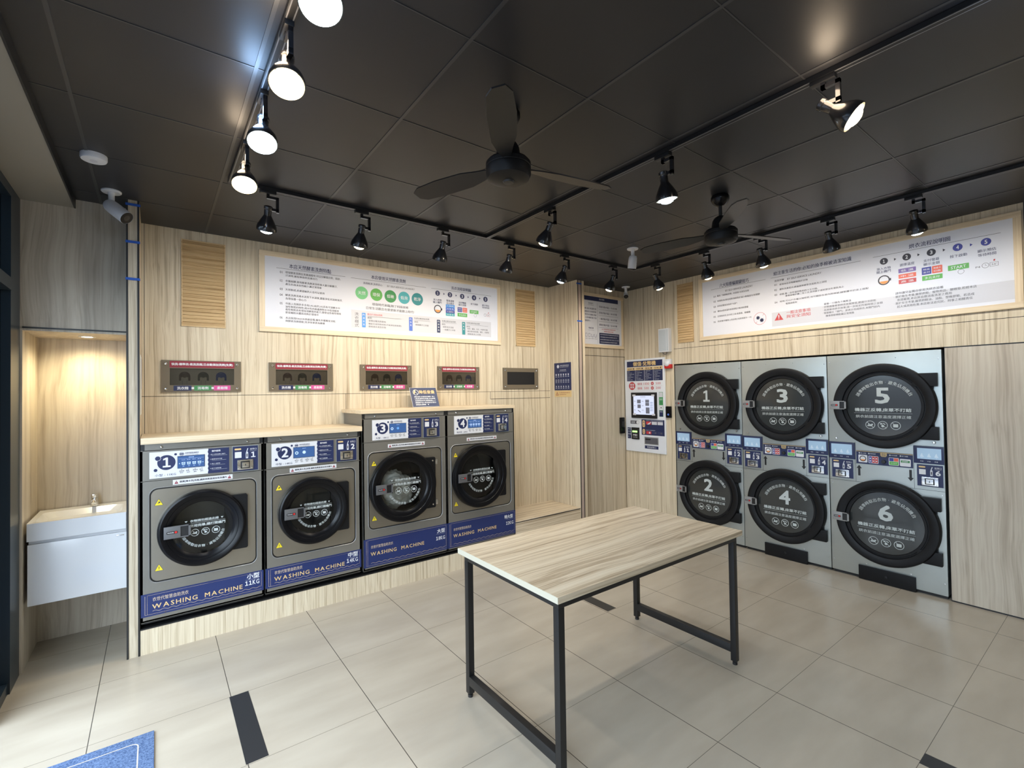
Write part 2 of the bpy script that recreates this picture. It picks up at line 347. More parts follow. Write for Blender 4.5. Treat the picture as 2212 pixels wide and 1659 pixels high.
# ------------------------------------------------------------ the room
YW, YF, XR, YD = 4.38, 3.893, 4.865, 4.05     # recess wall, machine fronts, dryer wall, door wall
struct(MB().box(-0.70, 6.0, -2.4, 4.75, -0.08, 0.0, 'floor_tile').build('floor'))
fl = bpy.data.objects['floor']
for x0, y0, y1 in ((0.322, 2.456, 3.056), (2.703, 2.456, 3.056), (2.672, 0.035, 0.637)):
    MB().box(x0, x0+0.092, y0, y1, -0.002, 0.0008, 'black_tile').build('inlay_strip', fl)
c = MB().box(-0.45, 6.0, -2.4, 4.75, CEIL, CEIL+0.05, 'ceiling_panel')
x = 0.915-0.598*2
while x < 5.0: c.box(x-0.007, x+0.007, -2.4, 4.75, CEIL-0.0022, CEIL, 'ceiling_bar'); x += 0.598
y = 3.893-0.6142*10
while y < 4.7: c.box(-0.42, 5.0, y-0.003, y+0.003, CEIL-0.0020, CEIL, 'ceiling_bar'); c.box(-0.42, 5.0, y+0.003, y+0.005, CEIL-0.001, CEIL, 'void'); y += 0.6142
struct(c.build('ceiling', merge=False))
# lowered bulkhead above the shop front
b = MB().box(-1.0, -0.412, -2.4, 4.095, 2.868, CEIL+0.05, 'bulkhead').box(-0.412, -0.404, -2.4, 4.095, 2.866, CEIL, 'black')
struct(b.build('trim_1'))
# washer wall
w = MB().box(-0.14, 3.99, YW, YW+0.1, 0, CEIL, 'ash_v')
def seam_h(mb, x0, x1, z, y, t=0.0035): mb.box(x0, x1, y-0.0006, y+0.001, z-t/2, z+t/2, 'void')
def seam_v(mb, x, z0, z1, y, t=0.0035): mb.box(x-t/2, x+t/2, y-0.0006, y+0.001, z0, z1, 'void')
seam_h(w, -0.085, 3.864, 1.657, YW); seam_v(w, 1.39, 1.35, 1.657, YW); seam_v(w, 2.98, 1.575, 1.657, YW, 0.004); seam_h(w, 2.98, 3.86, 1.575, YW, 0.005); seam_v(w, -0.062, 1.38, CEIL, YW, 0.003)
struct(w.build('wall_left'))
# pilasters with black edge profiles
p = MB().box(-0.137, -0.090, YF+0.002, 4.6, 0, CEIL, 'grey_v').box(-0.147, -0.137, YF-0.002, YF+0.03, 0, CEIL, 'black').box(-0.090, -0.080, YF-0.002, YF+0.03, 0, CEIL, 'black').box(-0.147, -0.137, YF+0.03, 4.6, 0, CEIL, 'grey_v').box(-0.090, -0.080, YF+0.03, YW, 0, CEIL, 'ash_v')
struct(p.build('trim_2'))
p = MB().box(3.864, 3.98, YF+0.004, YW, 0, CEIL, 'ash_v').box(3.872, 3.884, YF-0.002, YF+0.004, 0, CEIL, 'black').box(3.884, 3.928, YF, YF+0.004, 0, CEIL, 'mauve_edge').box(3.928, 3.938, YF-0.002, YF+0.004, 0, CEIL, 'black').box(3.864, 3.872, YF-0.001, YF+0.004, 0, CEIL, 'ash_v').box(3.938, 3.98, YF+0.0, YD, 0, CEIL, 'ash_v')
struct(p.build('trim_3'))
# door wall with the service door
d = MB().box(3.98, 5.0, YD, YD+0.08, 0, CEIL, 'grey_v')
seam_h(d, 3.98, 4.865, 2.078, YD, 0.006); seam_v(d, 4.853, 0, 2.078, YD, 0.005)
struct(d.build('wall_far'))
# dryer wall
w = MB().box(XR, XR+0.9, 3.317, YD+0.08, 0, CEIL, 'ash_v').box(XR, XR+0.9, -2.4, 3.317, 1.947, CEIL, 'ash_v').box(XR, XR+0.9, -2.4, 0.932, 0.012, 1.938, 'broad_v').box(XR+0.006, XR+0.9, -2.4, 0.936, 0, 1.947, 'black').box(XR+0.82, XR+0.9, 0.9, 3.317, 0, 1.947, 'void')
w.T = None
for (y0, y1, z, t) in ((0.3, 3.32, 2.125, 0.004), (-2.4, 0.3, 2.125, 0.004)):
    w.box(XR-0.0006, XR+0.001, y0, y1, z-t/2, z+t/2, 'void')
w.box(XR-0.001, XR+0.01, 3.312, 3.320, 0, 1.947, 'black')
struct(w.build('wall_right'))
struct(MB().box(-0.66, 5.8, -2.45, -2.4, 0, CEIL, 'ash_v').build('wall_back'))
struct(MB().box(XR-0.012, XR, 0.478, 0.494, 2.19, CEIL, 'black').build('trim_4'))
# wash basin alcove
a = MB().box(-0.645, -0.147, 4.09, 4.13, 2.092, CEIL, 'broad_v').box(-0.645, -0.147, 4.084, 4.13, 2.084, 2.093, 'black').box(-0.645, -0.147, 4.56, 4.60, 0, 2.1, 'broad_v').box(-0.70, -0.645, 4.09, 4.60, 0, CEIL, 'broad_v').box(-0.645, -0.147, 4.13, 4.56, 2.07, 2.10, 'broad_v').box(-0.645, -0.147, 4.09, 4.13, 2.07, 2.084, 'broad_v')
struct(a.build('wall_alcove'))
# shop front: dark steel posts, rails and glass
f = MB().box(-0.74, -0.655, 3.86, 4.088, 0, 2.868, 'frame_dark').box(-0.735, -0.665, 3.60, 3.86, 0, 0.06, 'frame_dark').box(-0.735, -0.650, -2.4, 3.86, 2.27, 2.34, 'frame_dark').box(-0.74, -0.655, -2.4, 3.86, 2.81, 2.868, 'frame_dark')
f.box(-0.74, -0.66, 3.50, 3.60, 0, 2.868, 'frame_dark').box(-0.74, -0.66, -0.85, -0.75, 0, 2.868, 'frame_dark').box(-0.74, -0.66, -2.4, -2.3, 0, 2.868, 'frame_dark').box(-0.74, -0.66, -2.3, -0.85, 0, 0.06, 'frame_dark')
wf = struct(f.build('window_1'))
MB().box(-0.705, -0.695, 3.60, 3.86, 0.06, 2.27, 'tinted').box(-0.705, -0.695, 3.60, 3.86, 2.34, 2.81, 'tinted').box(-0.705, -0.695, -2.3, 3.5, 2.34, 2.81, 'clear_glass').box(-0.705, -0.695, -2.3, -0.85, 0.06, 2.27, 'clear_glass').build('pane', wf)
# ground and dark facades outside the shop front
g = MB().box(-12, -0.75, -8, 12, -0.12, -0.02, 'gray').box(-12.3, -12, -8, 12, -0.02, 3.5, 'gray').box(-2.6, -0.74, 4.6, 4.8, -0.1, 3.6, 'frame_dark')
struct(g.build('wall_outside'))

# ------------------------------------------------------------ washers
def icon(mb, k, cx, cz, r, y, m):
    mb.ring(cx, cz, r*0.88, r, y, m, 28)
    if k == 0:      # shoe / foreign matter
        mb.poly([(cx-r*.62, cz-r*.35), (cx+r*.3, cz-r*.35), (cx+r*.6, cz+r*.1), (cx+r*.45, cz+r*.3), (cx-r*.05, cz+r*.05), (cx-r*.6, cz-r*.1)], y, m)
        mb.circ(cx-r*.35, cz+r*.12, r*.12, y, m, 10)
    elif k == 1:    # paw
        mb.circ(cx, cz-r*.22, r*.3, y, m, 14)
        for a in (35, 70, 110, 145): mb.circ(cx+r*.5*cos(radians(a)), cz+r*.48*sin(radians(a))-r*.02, r*.13, y, m, 10)
    else:           # cloth
        mb.rrect(cx-r*.48, cx+r*.5, cz-r*.4, cz+r*.36, y, m, r*.12)
    if k < 2: mb.line(cx-r*.62, cz+r*.62, cx+r*.62, cz-r*.62, r*.11, y-0.0003, m)
    else: mb.line(cx-r*.62, cz+r*.62, cx-r*.4, cz+r*.4, r*.11, y, m)
def latch(parent, x0, x1, cz, y, hh, shift, lm='latch_light'):
    mb = MB().box(x0, x0+(x1-x0)*0.62, y-0.014, y, cz-hh, cz+hh, lm, 0.002)
    mb.box(x0+(x1-x0)*0.62, x1-0.012, y-0.006, y+0.01, cz-hh, cz+hh, 'black').box(x0+(x1-x0)*0.62, x1, y-0.014, y-0.004, cz+hh-0.006, cz+hh, lm).box(x0+(x1-x0)*0.62, x1, y-0.014, y-0.004, cz-hh, cz-hh+0.006, lm).box(x1-0.012, x1, y-0.014, y, cz-hh, cz+hh, lm)
    w = (x1-x0)*0.62; a = x0+w*0.16; b = x0+w*0.84
    mb.rrect(a, b, cz-0.0085, cz+0.0085, y-0.0146, 'black', 0.006); mb.text('FAGOR', a+0.006, b-(b-a)*0.36, cz, 0.007, y-0.0150, 'white', 0.02)
    mb.circ(b-0.011, cz, 0.0072, y-0.0151, 'alarm_red', 16)
    return mb.build('latch', parent, shift)
def coin_art(mb, x0, x1, z0, z1, y, num):
    w = x1-x0; h = z1-z0
    mb.box(x0-0.004, x1+0.004, y, y+0.004, z0-0.004, z1+0.004, 'steel_light'); y -= 0.0008
    mb.rect(x0, x1, z0, z1, y, 'navy'); y -= 0.0006
    mb.rrect(x0+w*.07, x0+w*.33, z1-h*.145, z1-h*.075, y, 'gold', h*.03)
    mb.rect(x0+w*.08, x0+w*.34, z1-h*.46, z1-h*.22, y, 'white')      # blank patch where the square code was
    cx = x0+w*.56
    mb.line(cx-w*.03, z1-h*.28, cx+w*.035, z1-h*.09, w*.035, y, 'mist'); mb.circ(cx, z1-h*.27, w*.045, y-0.0003, 'mist', 14); mb.rect(cx-w*.05, cx+w*.045, z1-h*.5, z1-h*.28, y, 'mist'); mb.rect(cx-w*.022, cx+w*.018, z1-h*.44, z1-h*.31, y-0.0004, 'dark')
    mb.text('投幣口', x0+w*.68, x0+w*.94, z1-h*.13, h*.07, y, 'white', 0.01); mb.text('COIN SLOT', x0+w*.68, x0+w*.94, z1-h*.205, h*.025, y, 'mist')
    mb.text(str(num), x0+w*.72, x0+w*.90, z1-h*.36, h*.22, y, 'white', 0.035)
    return mb
def coin_mech(parent, x0, x1, z0, z1, y, shift):
    mb = MB().box(x0, x1, y-0.010, y, z0, z1, 'chrome', 0.002)
    w = x1-x0; h = z1-z0
    mb.box(x0+w*.20, x0+w*.78, y-0.012, y-0.009, z0+h*.12, z1-h*.14, 'black', 0.0005).box(x0+w*.28, x0+w*.72, y-0.020, y-0.008, z0+h*.22, z1-h*.24, 'chrome', 0.002)
    mb.box(x0+w*.475, x0+w*.525, y-0.0206, y-0.018, z0+h*.40, z1-h*.42, 'black')
    for a, b in ((.09, .12), (.91, .12), (.09, .88), (.91, .88)): mb.lathe([(0.0001, 0.0125), (0.004, 0.012), (0.0045, 0.0095)], 'chrome', (x0+w*a, y, z0+h*b), n=12)
    return mb.build('coin_slot', parent, shift)

def washer(X0, W, T, zb, R, Rg, dcx, dcz, rec, blue, strip, num, size_cn, kg, screen, label):
    zt = T+0.054; sh = (-W/2, 0, -0.185)
    t = thing('washing_machine', label, 'washing machine', (X0+W/2, YF, 0.185), 0, 'washing machines on the plinth')
    # body: shell, front sheet with a rounded recess, sunk panel with the door hole
    b = MB(); D = 0.47
    b.box(0.001, 0.012, 0.0, D, zb, zt-0.0402, 'steel_dark').box(W-0.012, W-0.001, 0.0, D, zb, zt-0.0402, 'steel_dark').box(0.001, W-0.001, 0.006, D, zt-0.04, zt, 'steel_dark').box(0.012, W-0.012, D-0.01, D, zb, zt-0.04, 'steel_dark').box(0.012, W-0.012, 0.0, D, zb, zb+0.01, 'steel_dark')
    seam = T-0.185
    rx0, rx1, rz0, rz1 = rec
    bead, out = rr_outer(rx0-0.006, rx1+0.006, rz0-0.006, rz1+0.006, 0.001, W-0.001, zb, seam-0.0015, 0.051)
    ins = rr_loop(rx0, rx1, rz0, rz1, 0.045); mid = rr_loop(rx0-0.003, rx1+0.003, rz0-0.003, rz1+0.003, 0.048)
    b.bridge(bead, 0, out, 0, 'steel_dark'); b.bridge(mid, -0.003, bead, 0, 'latch_light'); b.bridge(ins, 0, mid, -0.003, 'latch_light')
    ins2 = rr_loop(rx0+0.007, rx1-0.007, rz0+0.007, rz1-0.007, 0.04)
    b.bridge(ins, 0, ins, 0.010, 'black'); b.bridge(ins, 0.010, ins2, 0.010, 'black'); b.bridge(ins2, 0.010, ins2, 0.003, 'steel_panel')
    Rh = Rg+0.03
    circ = [(dcx+Rh*cos(atan2(z-dcz, x-dcx)), dcz+Rh*sin(atan2(z-dcz, x-dcx))) for x, z in ins2]
    b.bridge(ins2, 0.003, circ, 0.003, 'steel_panel')
    b.box(0.001, W-0.001, 0.0, 0.01, seam+0.0015, zt-0.044, 'steel_dark').box(0.004, W-0.004, 0.004, 0.012, seam-0.004, seam+0.004, 'void')
    b.box(0.001, 0.022, 0.004, 0.012, zt-0.044, zt-0.002, 'black').box(W-0.022, W-0.001, 0.004, 0.012, zt-0.044, zt-0.002, 'black')
    b.build('body', t, sh)
    for bx in (0.11, W-0.10): MB().lathe([(0.0001, 0.009), (0.005, 0.008), (0.009, 0.004), (0.010, 0)], 'chrome', (bx, 0.006, zt-0.022), n=16).build('bolt', t, sh)
    # drum
    dr = MB().lathe([(Rh, -0.002), (Rh, -0.05), (Rh+0.02, -0.06), (Rh+0.02, -0.38), (0.0001, -0.385)], ['rubber', 'drum_steel', 'drum_steel', 'drum_steel'], (dcx, 0, dcz), n=48)
    for k in range(3):
        a = radians(90+120*k+20); cx, cz = dcx+(Rh+0.008)*cos(a), dcz+(Rh+0.008)*sin(a); dr.lathe([(0.0001, 0), (0.018, 0.003), (0.018, 0.29), (0.0001, 0.3)], 'drum_steel', (cx, 0.37, cz), n=8)
    dr.build('drum', t, sh)
    # control panel sticker
    x0 = 0.047 if W < 0.74 else 0.083; x1 = x0+0.322; x2 = x0+0.447; z0, z1 = T-0.170, T
    y = -0.003
    c = MB().box(x0, x2, y, 0.0, z0, z1, 'white'); y -= 0.0006
    wav = [(x2, z0), (x2, z1)]
    for k in range(25):
        z = z1-(z1-z0)*k/24; wav.append((x1+0.0022*sin(k*pi/2.0), z))
    c.poly(wav, y, 'navy'); y2 = y-0.0005
    cx, cz = x0+0.090, z0+0.098
    c.circ(cx, cz, 0.049, y, 'navy', 40); c.circ(x0+0.044, cz+0.030, 0.0165, y2, 'white'); c.circ(x0+0.044, cz+0.030, 0.0145, y2-0.0003, 'navy'); c.circ(x0+0.139, cz+0.050, 0.0075, y2, 'navy'); c.circ(x0+0.032, cz-0.046, 0.010, y2, 'navy')
    c.text(str(num), cx-0.020, cx+0.022, cz+0.001, 0.064, y2-0.0003, 'white', 0.035)
    c.text(size_cn+' - '+kg+'KG', x0+0.028, x0+0.141, z0+0.018, 0.017, y2, 'navy_ink', 0.005)
    c.circ(x0+0.172, z1-0.023, 0.013, y2, 'mist'); c.ring(x0+0.172, z1-0.023, 0.010, 0.012, y2-0.0003, 'navy'); c.rect(x0+0.163, x0+0.181, z1-0.027, z1-0.019, y2-0.0004, 'navy')
    c.text('衣世代智慧自助洗衣', x0+0.192, x0+0.268, z1-0.019, 0.012, y2, 'navy_ink', 0.01); c.text('E-GENERATION SMART LAUNDRY', x0+0.192, x0+0.268, z1-0.032, 0.004, y2, 'gray')
    for i, (a, p) in enumerate((('清水洗', '$50'), ('快洗', '$60'), ('標準洗', '$80'), ('柔洗', '$90'))):
        q = x0+0.158+i*0.038; c.text(a, q, q+0.010*len(a)-0.002, z0+0.034, 0.009, y2, 'gray', 0.01); c.text(p, q+0.005, q+0.022, z0+0.022, 0.008, y2, 'gray', 0.005)
        c.poly([(q+0.010, z0+0.042), (q+0.018, z0+0.042), (q+0.014, z0+0.046)], y2, 'gray')
    c.text('操作說明', x1+0.022, x1+0.072, z1-0.018, 0.013, y2, 'white', 0.02)
    for i, s_ in enumerate(('1.放入衣物並關上機門', '2.選擇洗衣行程', '3.投入硬幣', '4.按下啟動鍵')):
        zz = z1-0.042-i*0.032; c.text(s_, x1+0.012, x1+0.035+0.006*len(s_), zz, 0.008, y2, 'white', 0.005); c.rect(x1+0.022, x2-0.012-0.006*(i % 3), zz-0.0095, zz-0.0085, y2, 'mist')
    cp = c.build('control_panel', t, sh)
    sx0, sx1, sz0, sz1 = x0+0.151, x0+0.301, z0+0.054, z0+0.132
    s = MB().box(sx0-0.002, sx1+0.002, -0.0055, -0.0036, sz0-0.002, sz1+0.002, 'black').rect(sx0, sx1, sz0, sz1, -0.006, 'screen_blue' if screen != 'idle' else 'screen_blue')
    if screen == 'menu':
        s.text('請選擇洗程', sx0+0.06, sx0+0.09, sz1-0.009, 0.006, -0.0064, 'screen_ink', 0.01); s.rect(sx0+0.004, sx1-0.004, sz1-0.017, sz1-0.0162, -0.0064, 'screen_ink')
        for k in range(4):
            a = sx0+0.020+k*0.030; s.text(('清水洗', '快洗', '標準洗', '柔洗')[k], a, a+0.020, sz1-0.025, 0.005, -0.0064, 'screen_ink')
            s.poly([(a, sz0+0.038), (a+0.022, sz0+0.038), (a+0.019, sz0+0.020), (a+0.003, sz0+0.020)], -0.0064, 'screen_ink'); s.circ(a+0.011, sz0+0.029, 0.006, -0.0068, 'screen_blue', 14); s.circ(a+0.011, sz0+0.029, 0.003, -0.0071, 'screen_ink', 10); s.text('50', a+0.006, a+0.016, sz0+0.011, 0.006, -0.0064, 'screen_ink')
        s.poly([(sx0+0.006, sz0+0.030), (sx0+0.011, sz0+0.034), (sx0+0.011, sz0+0.026)], -0.0064, 'screen_ink'); s.poly([(sx1-0.006, sz0+0.030), (sx1-0.011, sz0+0.034), (sx1-0.011, sz0+0.026)], -0.0064, 'screen_ink')
    else:
        s.ring(sx0+0.022, sz0+0.036, 0.006, 0.012, -0.0064, 'screen_ink'); s.circ(sx0+0.075, sz0+0.038, 0.012, -0.0064, 'b1' if num == 3 else 'screen_ink'); s.text('00:25' if num == 3 else '14', sx0+0.066, sx0+0.084, sz0+0.038, 0.006, -0.0068, 'screen_ink'); s.text('洗衣中', sx0+0.062, sx0+0.088, sz1-0.010, 0.006, -0.0064, 'screen_ink')
    s.build('screen', cp, sh)
    # coin panel
    kx0, kx1 = x2+0.022, x2+0.181; kp = coin_art(MB(), kx0, kx1, z0-0.006, z1, -0.005, num).build('coin_panel', t, sh)
    kw = kx1-kx0; kh = z1-z0+0.006
    coin_mech(kp, kx0+kw*.17, kx0+kw*.80, z0-0.006+kh*.06, z0-0.006+kh*.46, -0.0052, sh)
    # warning sticker
    a, bb, zc, hh = strip
    m = MB().box(a, bb, -0.001, 0, zc-hh/2, zc+hh/2, 'white')
    for q in (a+0.019, bb-0.019): m.poly([(q-0.011, zc-hh*.33), (q+0.011, zc-hh*.33), (q, zc+hh*.36)], -0.0014, 'maroon'); m.rect(q-0.001, q+0.001, zc-hh*.12, zc+hh*.14, -0.0018, 'white')
    m.text('選擇[清水洗]洗程,請將洗劑直接加至洗槽內', a+0.036, bb-0.036, zc, hh*.46, -0.0014, 'dark', 0.02); m.build('warning_sticker', t, sh)
    # hazard triangles
    for zz, g in ((rz1-0.093, 0), (rz0+0.09, 1)):
        hx = rx0+0.035+0.013; e = 0.024
        h = MB().add([(hx-e, 0.0022, zz-e*.8), (hx+e, 0.0022, zz-e*.8), (hx, 0.0022, zz+e)], [(0, 1, 2)], 'dark').add([(hx-e*.9, 0.0018, zz-e*.74), (hx+e*.9, 0.0018, zz-e*.74), (hx, 0.0018, zz+e*.88)], [(0, 1, 2)], 'yellow')
        if g: h.rect(hx-0.0018, hx+0.0018, zz-0.006, zz+0.008, 0.0014, 'dark').circ(hx, zz-0.011, 0.002, 0.0014, 'dark', 10)
        else: h.poly([(hx-0.009, zz-0.008), (hx+0.008, zz-0.003), (hx+0.007, zz+0.003), (hx-0.001, zz+0.008), (hx-0.002, zz-0.001)], 0.0014, 'dark')
        h.build('hazard_label', t, sh)
    # blue base panel
    z0, z1 = blue
    p = MB().box(0.002, W-0.002, -0.003, 0.002, z0, z1, 'blue'); y = -0.0036
    p.rect(0.002+0.02, 0.0235, z0+0.012, z1-0.012, y, 'tan').rect(0.034, 0.0350, z0+0.012, z1-0.010, y, 'tan').rect(0.034, W-0.016, z1-0.011, z1-0.010, y, 'tan').rect(W-0.017, W-0.016, z0+0.03, z1-0.010, y, 'tan').rect(0.022, W-0.016, z0+0.012, z0+0.013, y, 'tan')
    pts = []; n = 120
    for k in range(n+1): pts.append((0.062+(W-0.062-0.022)*k/n, z0+0.030+0.0035*sin(k*2*pi/9)))
    for (xa, za), (xb, zb_) in zip(pts, pts[1:]): p.line(xa, za, xb, zb_, 0.0016, y, 'tan')
    hh = z1-z0
    p.text('衣世代智慧自助洗衣', 0.062, 0.255, z0+hh*.72 if W < .74 else z0+hh*.70, 0.026, y, 'tan', 0.0)
    lw, rw = (0.305, 0.572) if W < .74 else (0.285, 0.545)
    p.spaced('WASHING', 0.060, lw, z0+hh*(.40 if W < .74 else .45), 0.029, y, 'gold', 0.012); p.spaced('MACHINE', rw-0.225 if W < .74 else rw-0.215, rw, z0+hh*(.40 if W < .74 else .45), 0.028, y, 'gold', 0.012)
    q0, q1 = (W-0.108, W-0.030) if len(size_cn) == 2 else (W-0.138, W-0.036)
    p.text(size_cn, q0, q1, z0+hh*.82 if W < .74 else z0+hh*.78, 0.036, y, 'white', 0.025); p.spaced(kg+'KG', W-0.120, W-0.030, z0+hh*.50, 0.031, y, 'white', 0.008, 0.22); p.rect(W-0.118, W-0.032, z0+hh*.66, z0+hh*.66+0.001, y, 'mist')
    for q in (0.13, W-0.14): p.circ(q, z0+0.006, 0.004, y, 'dark', 10)
    p.build('base_panel', t, sh)
    MB().box(0.002, W-0.002, 0.004, 0.05, zb-0.004, z0, 'steel_dark').box(0.004, W-0.004, 0.02, 0.4, zb-0.018, zb-0.004, 'black').build('toe_plate', t, sh)
    # door
    k = R/0.253
    prof = [(Rg-0.004, 0.002), (Rg, 0.026), (Rg+0.010, 0.034), (Rg+0.020*k, 0.040), (Rg+0.034*k, 0.043), (Rg+0.036*k, 0.046), (Rg+0.062*k, 0.056), (R-0.014, 0.056), (R-0.004, 0.050), (R, 0.040), (R, -0.002)]
    d = MB().lathe(prof, 'black_gloss', (dcx, 0, dcz), n=72)
    hr = 0.605 if W < .74 else 0.655; hv = 0.75*R
    d.prism([(dcx+R*0.50, dcz-hv), (hr-0.008, dcz-hv), (hr, dcz-hv+0.008), (hr, dcz+hv-0.008), (hr-0.008, dcz+hv), (dcx+R*0.50, dcz+hv)], -0.026, -0.001, 'rubber')
    dr_ = d.build('door', t, sh)
    g = MB().lathe([(Rg, 0.024), (Rg*0.8, 0.027), (Rg*0.4, 0.030), (0.0001, 0.031)], 'door_glass', (dcx, 0, dcz), n=56).build('glass', dr_, sh)
    a = MB(); y = -0.0335; f = R/0.253*1.02
    a.text('衣物請勿超過此線', dcx-0.072*f, dcx+0.088*f, dcz+0.052*f, 0.016*f, y, 'film_white', 0.02)
    for q in (dcx-0.094*f, dcx+0.108*f): a.poly([(q-0.008*f, dcz+0.056*f), (q+0.008*f, dcz+0.056*f), (q, dcz+0.046*f)], y, 'film_white')
    a.rect(dcx-0.120*f, dcx+0.126*f, dcz+0.036*f, dcz+0.0375*f, y, 'film_white')
    a.text('機器使用完畢,請打開機門', dcx-0.118*f, dcx+0.126*f, dcz+0.020*f, 0.019*f, y, 'film_white', 0.025)
    for i in range(3): icon(a, i, dcx-0.046*f+i*0.059*f, dcz-0.026*f, 0.0235*f, y, 'film_white')
    a.arc_text('請準時取出衣物·避免佔用機台', dcx, dcz, 0.118*f, 203, 348, 0.0185*f, y, 'film_white', bottom=True, bold=0.014)
    a.build('lettering', dr_, sh)
    latch(dr_, dcx-R+0.036, dcx-R+0.036+0.145, dcz+0.004, -0.056, 0.039, sh, 'latch_mid')
    if W > .74 and num == 3:
        for s_ in (-1, 1):
            MB().box(hr+0.002, hr+0.022, -0.022, 0.003, dcz+s_*(hv-0.045)-0.022, dcz+s_*(hv-0.045)+0.022, 'chrome', 0.003).build('hinge_bracket', dr_, sh)
            MB().lathe([(0.0001, 0.034), (0.007, 0.033), (0.008, 0.029)], 'chrome', (hr-0.03, 0, dcz+s_*(hv-0.03)), n=14).build('hinge_screw', dr_, sh)
    return t
SM = dict(W=0.709, T=1.291, zb=0.205, R=0.253, Rg=0.174, dcx=0.337, dcz=0.764, rec=(0.048, 0.664, 0.447, 1.055), blue=(0.238, 0.383), strip=(0.171, 0.515, 1.083, 0.032))
LG = dict(W=0.784, T=1.431, zb=0.195, R=0.300, Rg=0.212, dcx=0.352, dcz=0.850, rec=(0.048, 0.731, 0.521, 1.160), blue=(0.217, 0.449), strip=(0.219, 0.563, 1.205, 0.031))
washer(-0.078, num=1, size_cn='小型', kg='11', screen='menu', label='short grey steel washer nearest the left pilaster, 11KG on its blue base', **SM)
washer(0.640, num=2, size_cn='中型', kg='14', screen='idle', label='short grey steel washer between the leftmost and the taller ones, 14KG on its base', **SM)
washer(1.367, num=3, size_cn='大型', kg='18', screen='idle', label='taller grey steel washer with pale laundry behind its glass, 18KG on its base', **LG)
washer(2.151, num=4, size_cn='特大型', kg='22', screen='menu', label='taller grey steel washer nearest the low bench, 22KG on its blue base', **LG)
# laundry inside washer 3
bm = bmesh.new(); bmesh.ops.create_icosphere(bm, subdivisions=5, radius=1)
for v in bm.verts:
    n = noise.fractal(v.co*2.2+Vector((3, 1, 7)), 0.8, 2.2, 4)
    r = 1+0.22*n; v.co = Vector((v.co.x*0.176*r, v.co.y*0.108*r, v.co.z*0.148*r))
    if v.co.z > 0.02 and v.co.x < 0.03: v.co.z += 0.045*(1-abs(v.co.x+0.05)/0.15)
me = bpy.data.meshes.new('laundry_load'); bm.to_mesh(me); bm.free(); me.materials.append(M['laundry']); me.polygons.foreach_set('use_smooth', [True]*len(me.polygons))
lo = bpy.data.objects.new('laundry_load', me); COL.objects.link(lo)
tag(lo, 'pale wet laundry heaped behind the glass of a taller washer', 'laundry', loc=(1.696, YF+0.155, 0.792))

# plinth, bench, countertops
mb = MB().box(-0.078, 2.928, YF, YW-0.002, 0, 0.158, 'ash_v').box(-0.078, 2.928, YF+0.004, YW-0.002, 0.158, 0.166, 'black').box(-0.078, 2.928, YF-0.001, YF+0.02, 0.158, 0.1665, 'black')
tag(mb.build('laundry_plinth'), 'low wood plinth carrying the four washers on the floor', 'plinth')
mb = MB().box(2.934, 3.862, YF+0.002, YW, 0, 0.312, 'ash_h').box(2.934, 3.862, YF-0.001, YF+0.05, 0.312, 0.319, 'black').box(2.934, 3.862, YF+0.0, YW, 0.319, 0.325, 'ash_h')
tag(mb.build('low_bench'), 'low wooden bench box beside washer 4 in the corner of the recess', 'bench')
tag(MB().box(-0.076, 1.362, YF-0.012, YW-0.001, 1.3465, 1.386, 'pale_h', 0.001).build('countertop'), 'pale wood countertop over the two shorter washers at the left', 'countertop')
tag(MB().box(1.352, 2.945, YF-0.004, YW-0.001, 1.4865, 1.516, 'pale_h', 0.001).build('countertop'), 'pale wood countertop over the two taller washers, under the navy notice', 'countertop')

# noise notice leaning on the upper countertop
t = thing('tabletop_sign', 'navy tilted notice with gold heading standing on the upper countertop', 'sign', (2.115, 4.215, 1.5172))
mb = MB(); mb.T = Matrix.Rotation(radians(-24), 4, 'X')
mb.box(-0.142, 0.142, -0.0015, 0.0015, 0, 0.205, 'white').rect(-0.140, 0.142, 0.003, 0.203, -0.0022, 'navy')
mb.ring(-0.085, 0.155, 0.026, 0.030, -0.0028, 'white').poly([(-0.11, 0.145), (-0.10, 0.178), (-0.083, 0.182), (-0.092, 0.15), (-0.10, 0.137)], -0.0028, 'gold').line(-0.098, 0.172, -0.068, 0.136, 0.004, -0.0032, 'white')
mb.text('降低音量', -0.048, 0.118, 0.158, 0.036, -0.0028, 'gold', 0.03)
for i, s_ in enumerate(('請各位客人在使用洗衣機時一晚上', '10點後請降低音量,切勿喧嘩', '為維護環境安寧,請輕聲細語,上下', '輕關機門並小聲,感謝您的配合', '若需協助,請聯絡')): mb.text(s_, -0.108, (0.11, 0.112, 0.114, 0.114, 0.0)[i], 0.108-i*0.021, 0.014, -0.0028, 'white', 0.02)
mb.poly([(0.016, 0.026), (0.024, 0.017), (0.032, 0.026), (0.028, 0.030), (0.024, 0.027), (0.020, 0.030)], -0.0028, 'white')
mb.T = None
mb.build('notice_face', t)
mb = MB().box(-0.10, 0.10, 0.079, 0.083, 0.0, 0.172, 'white').box(-0.10, 0.10, 0.0, 0.083, 0.0, 0.002, 'white'); mb.build('easel_back', t)

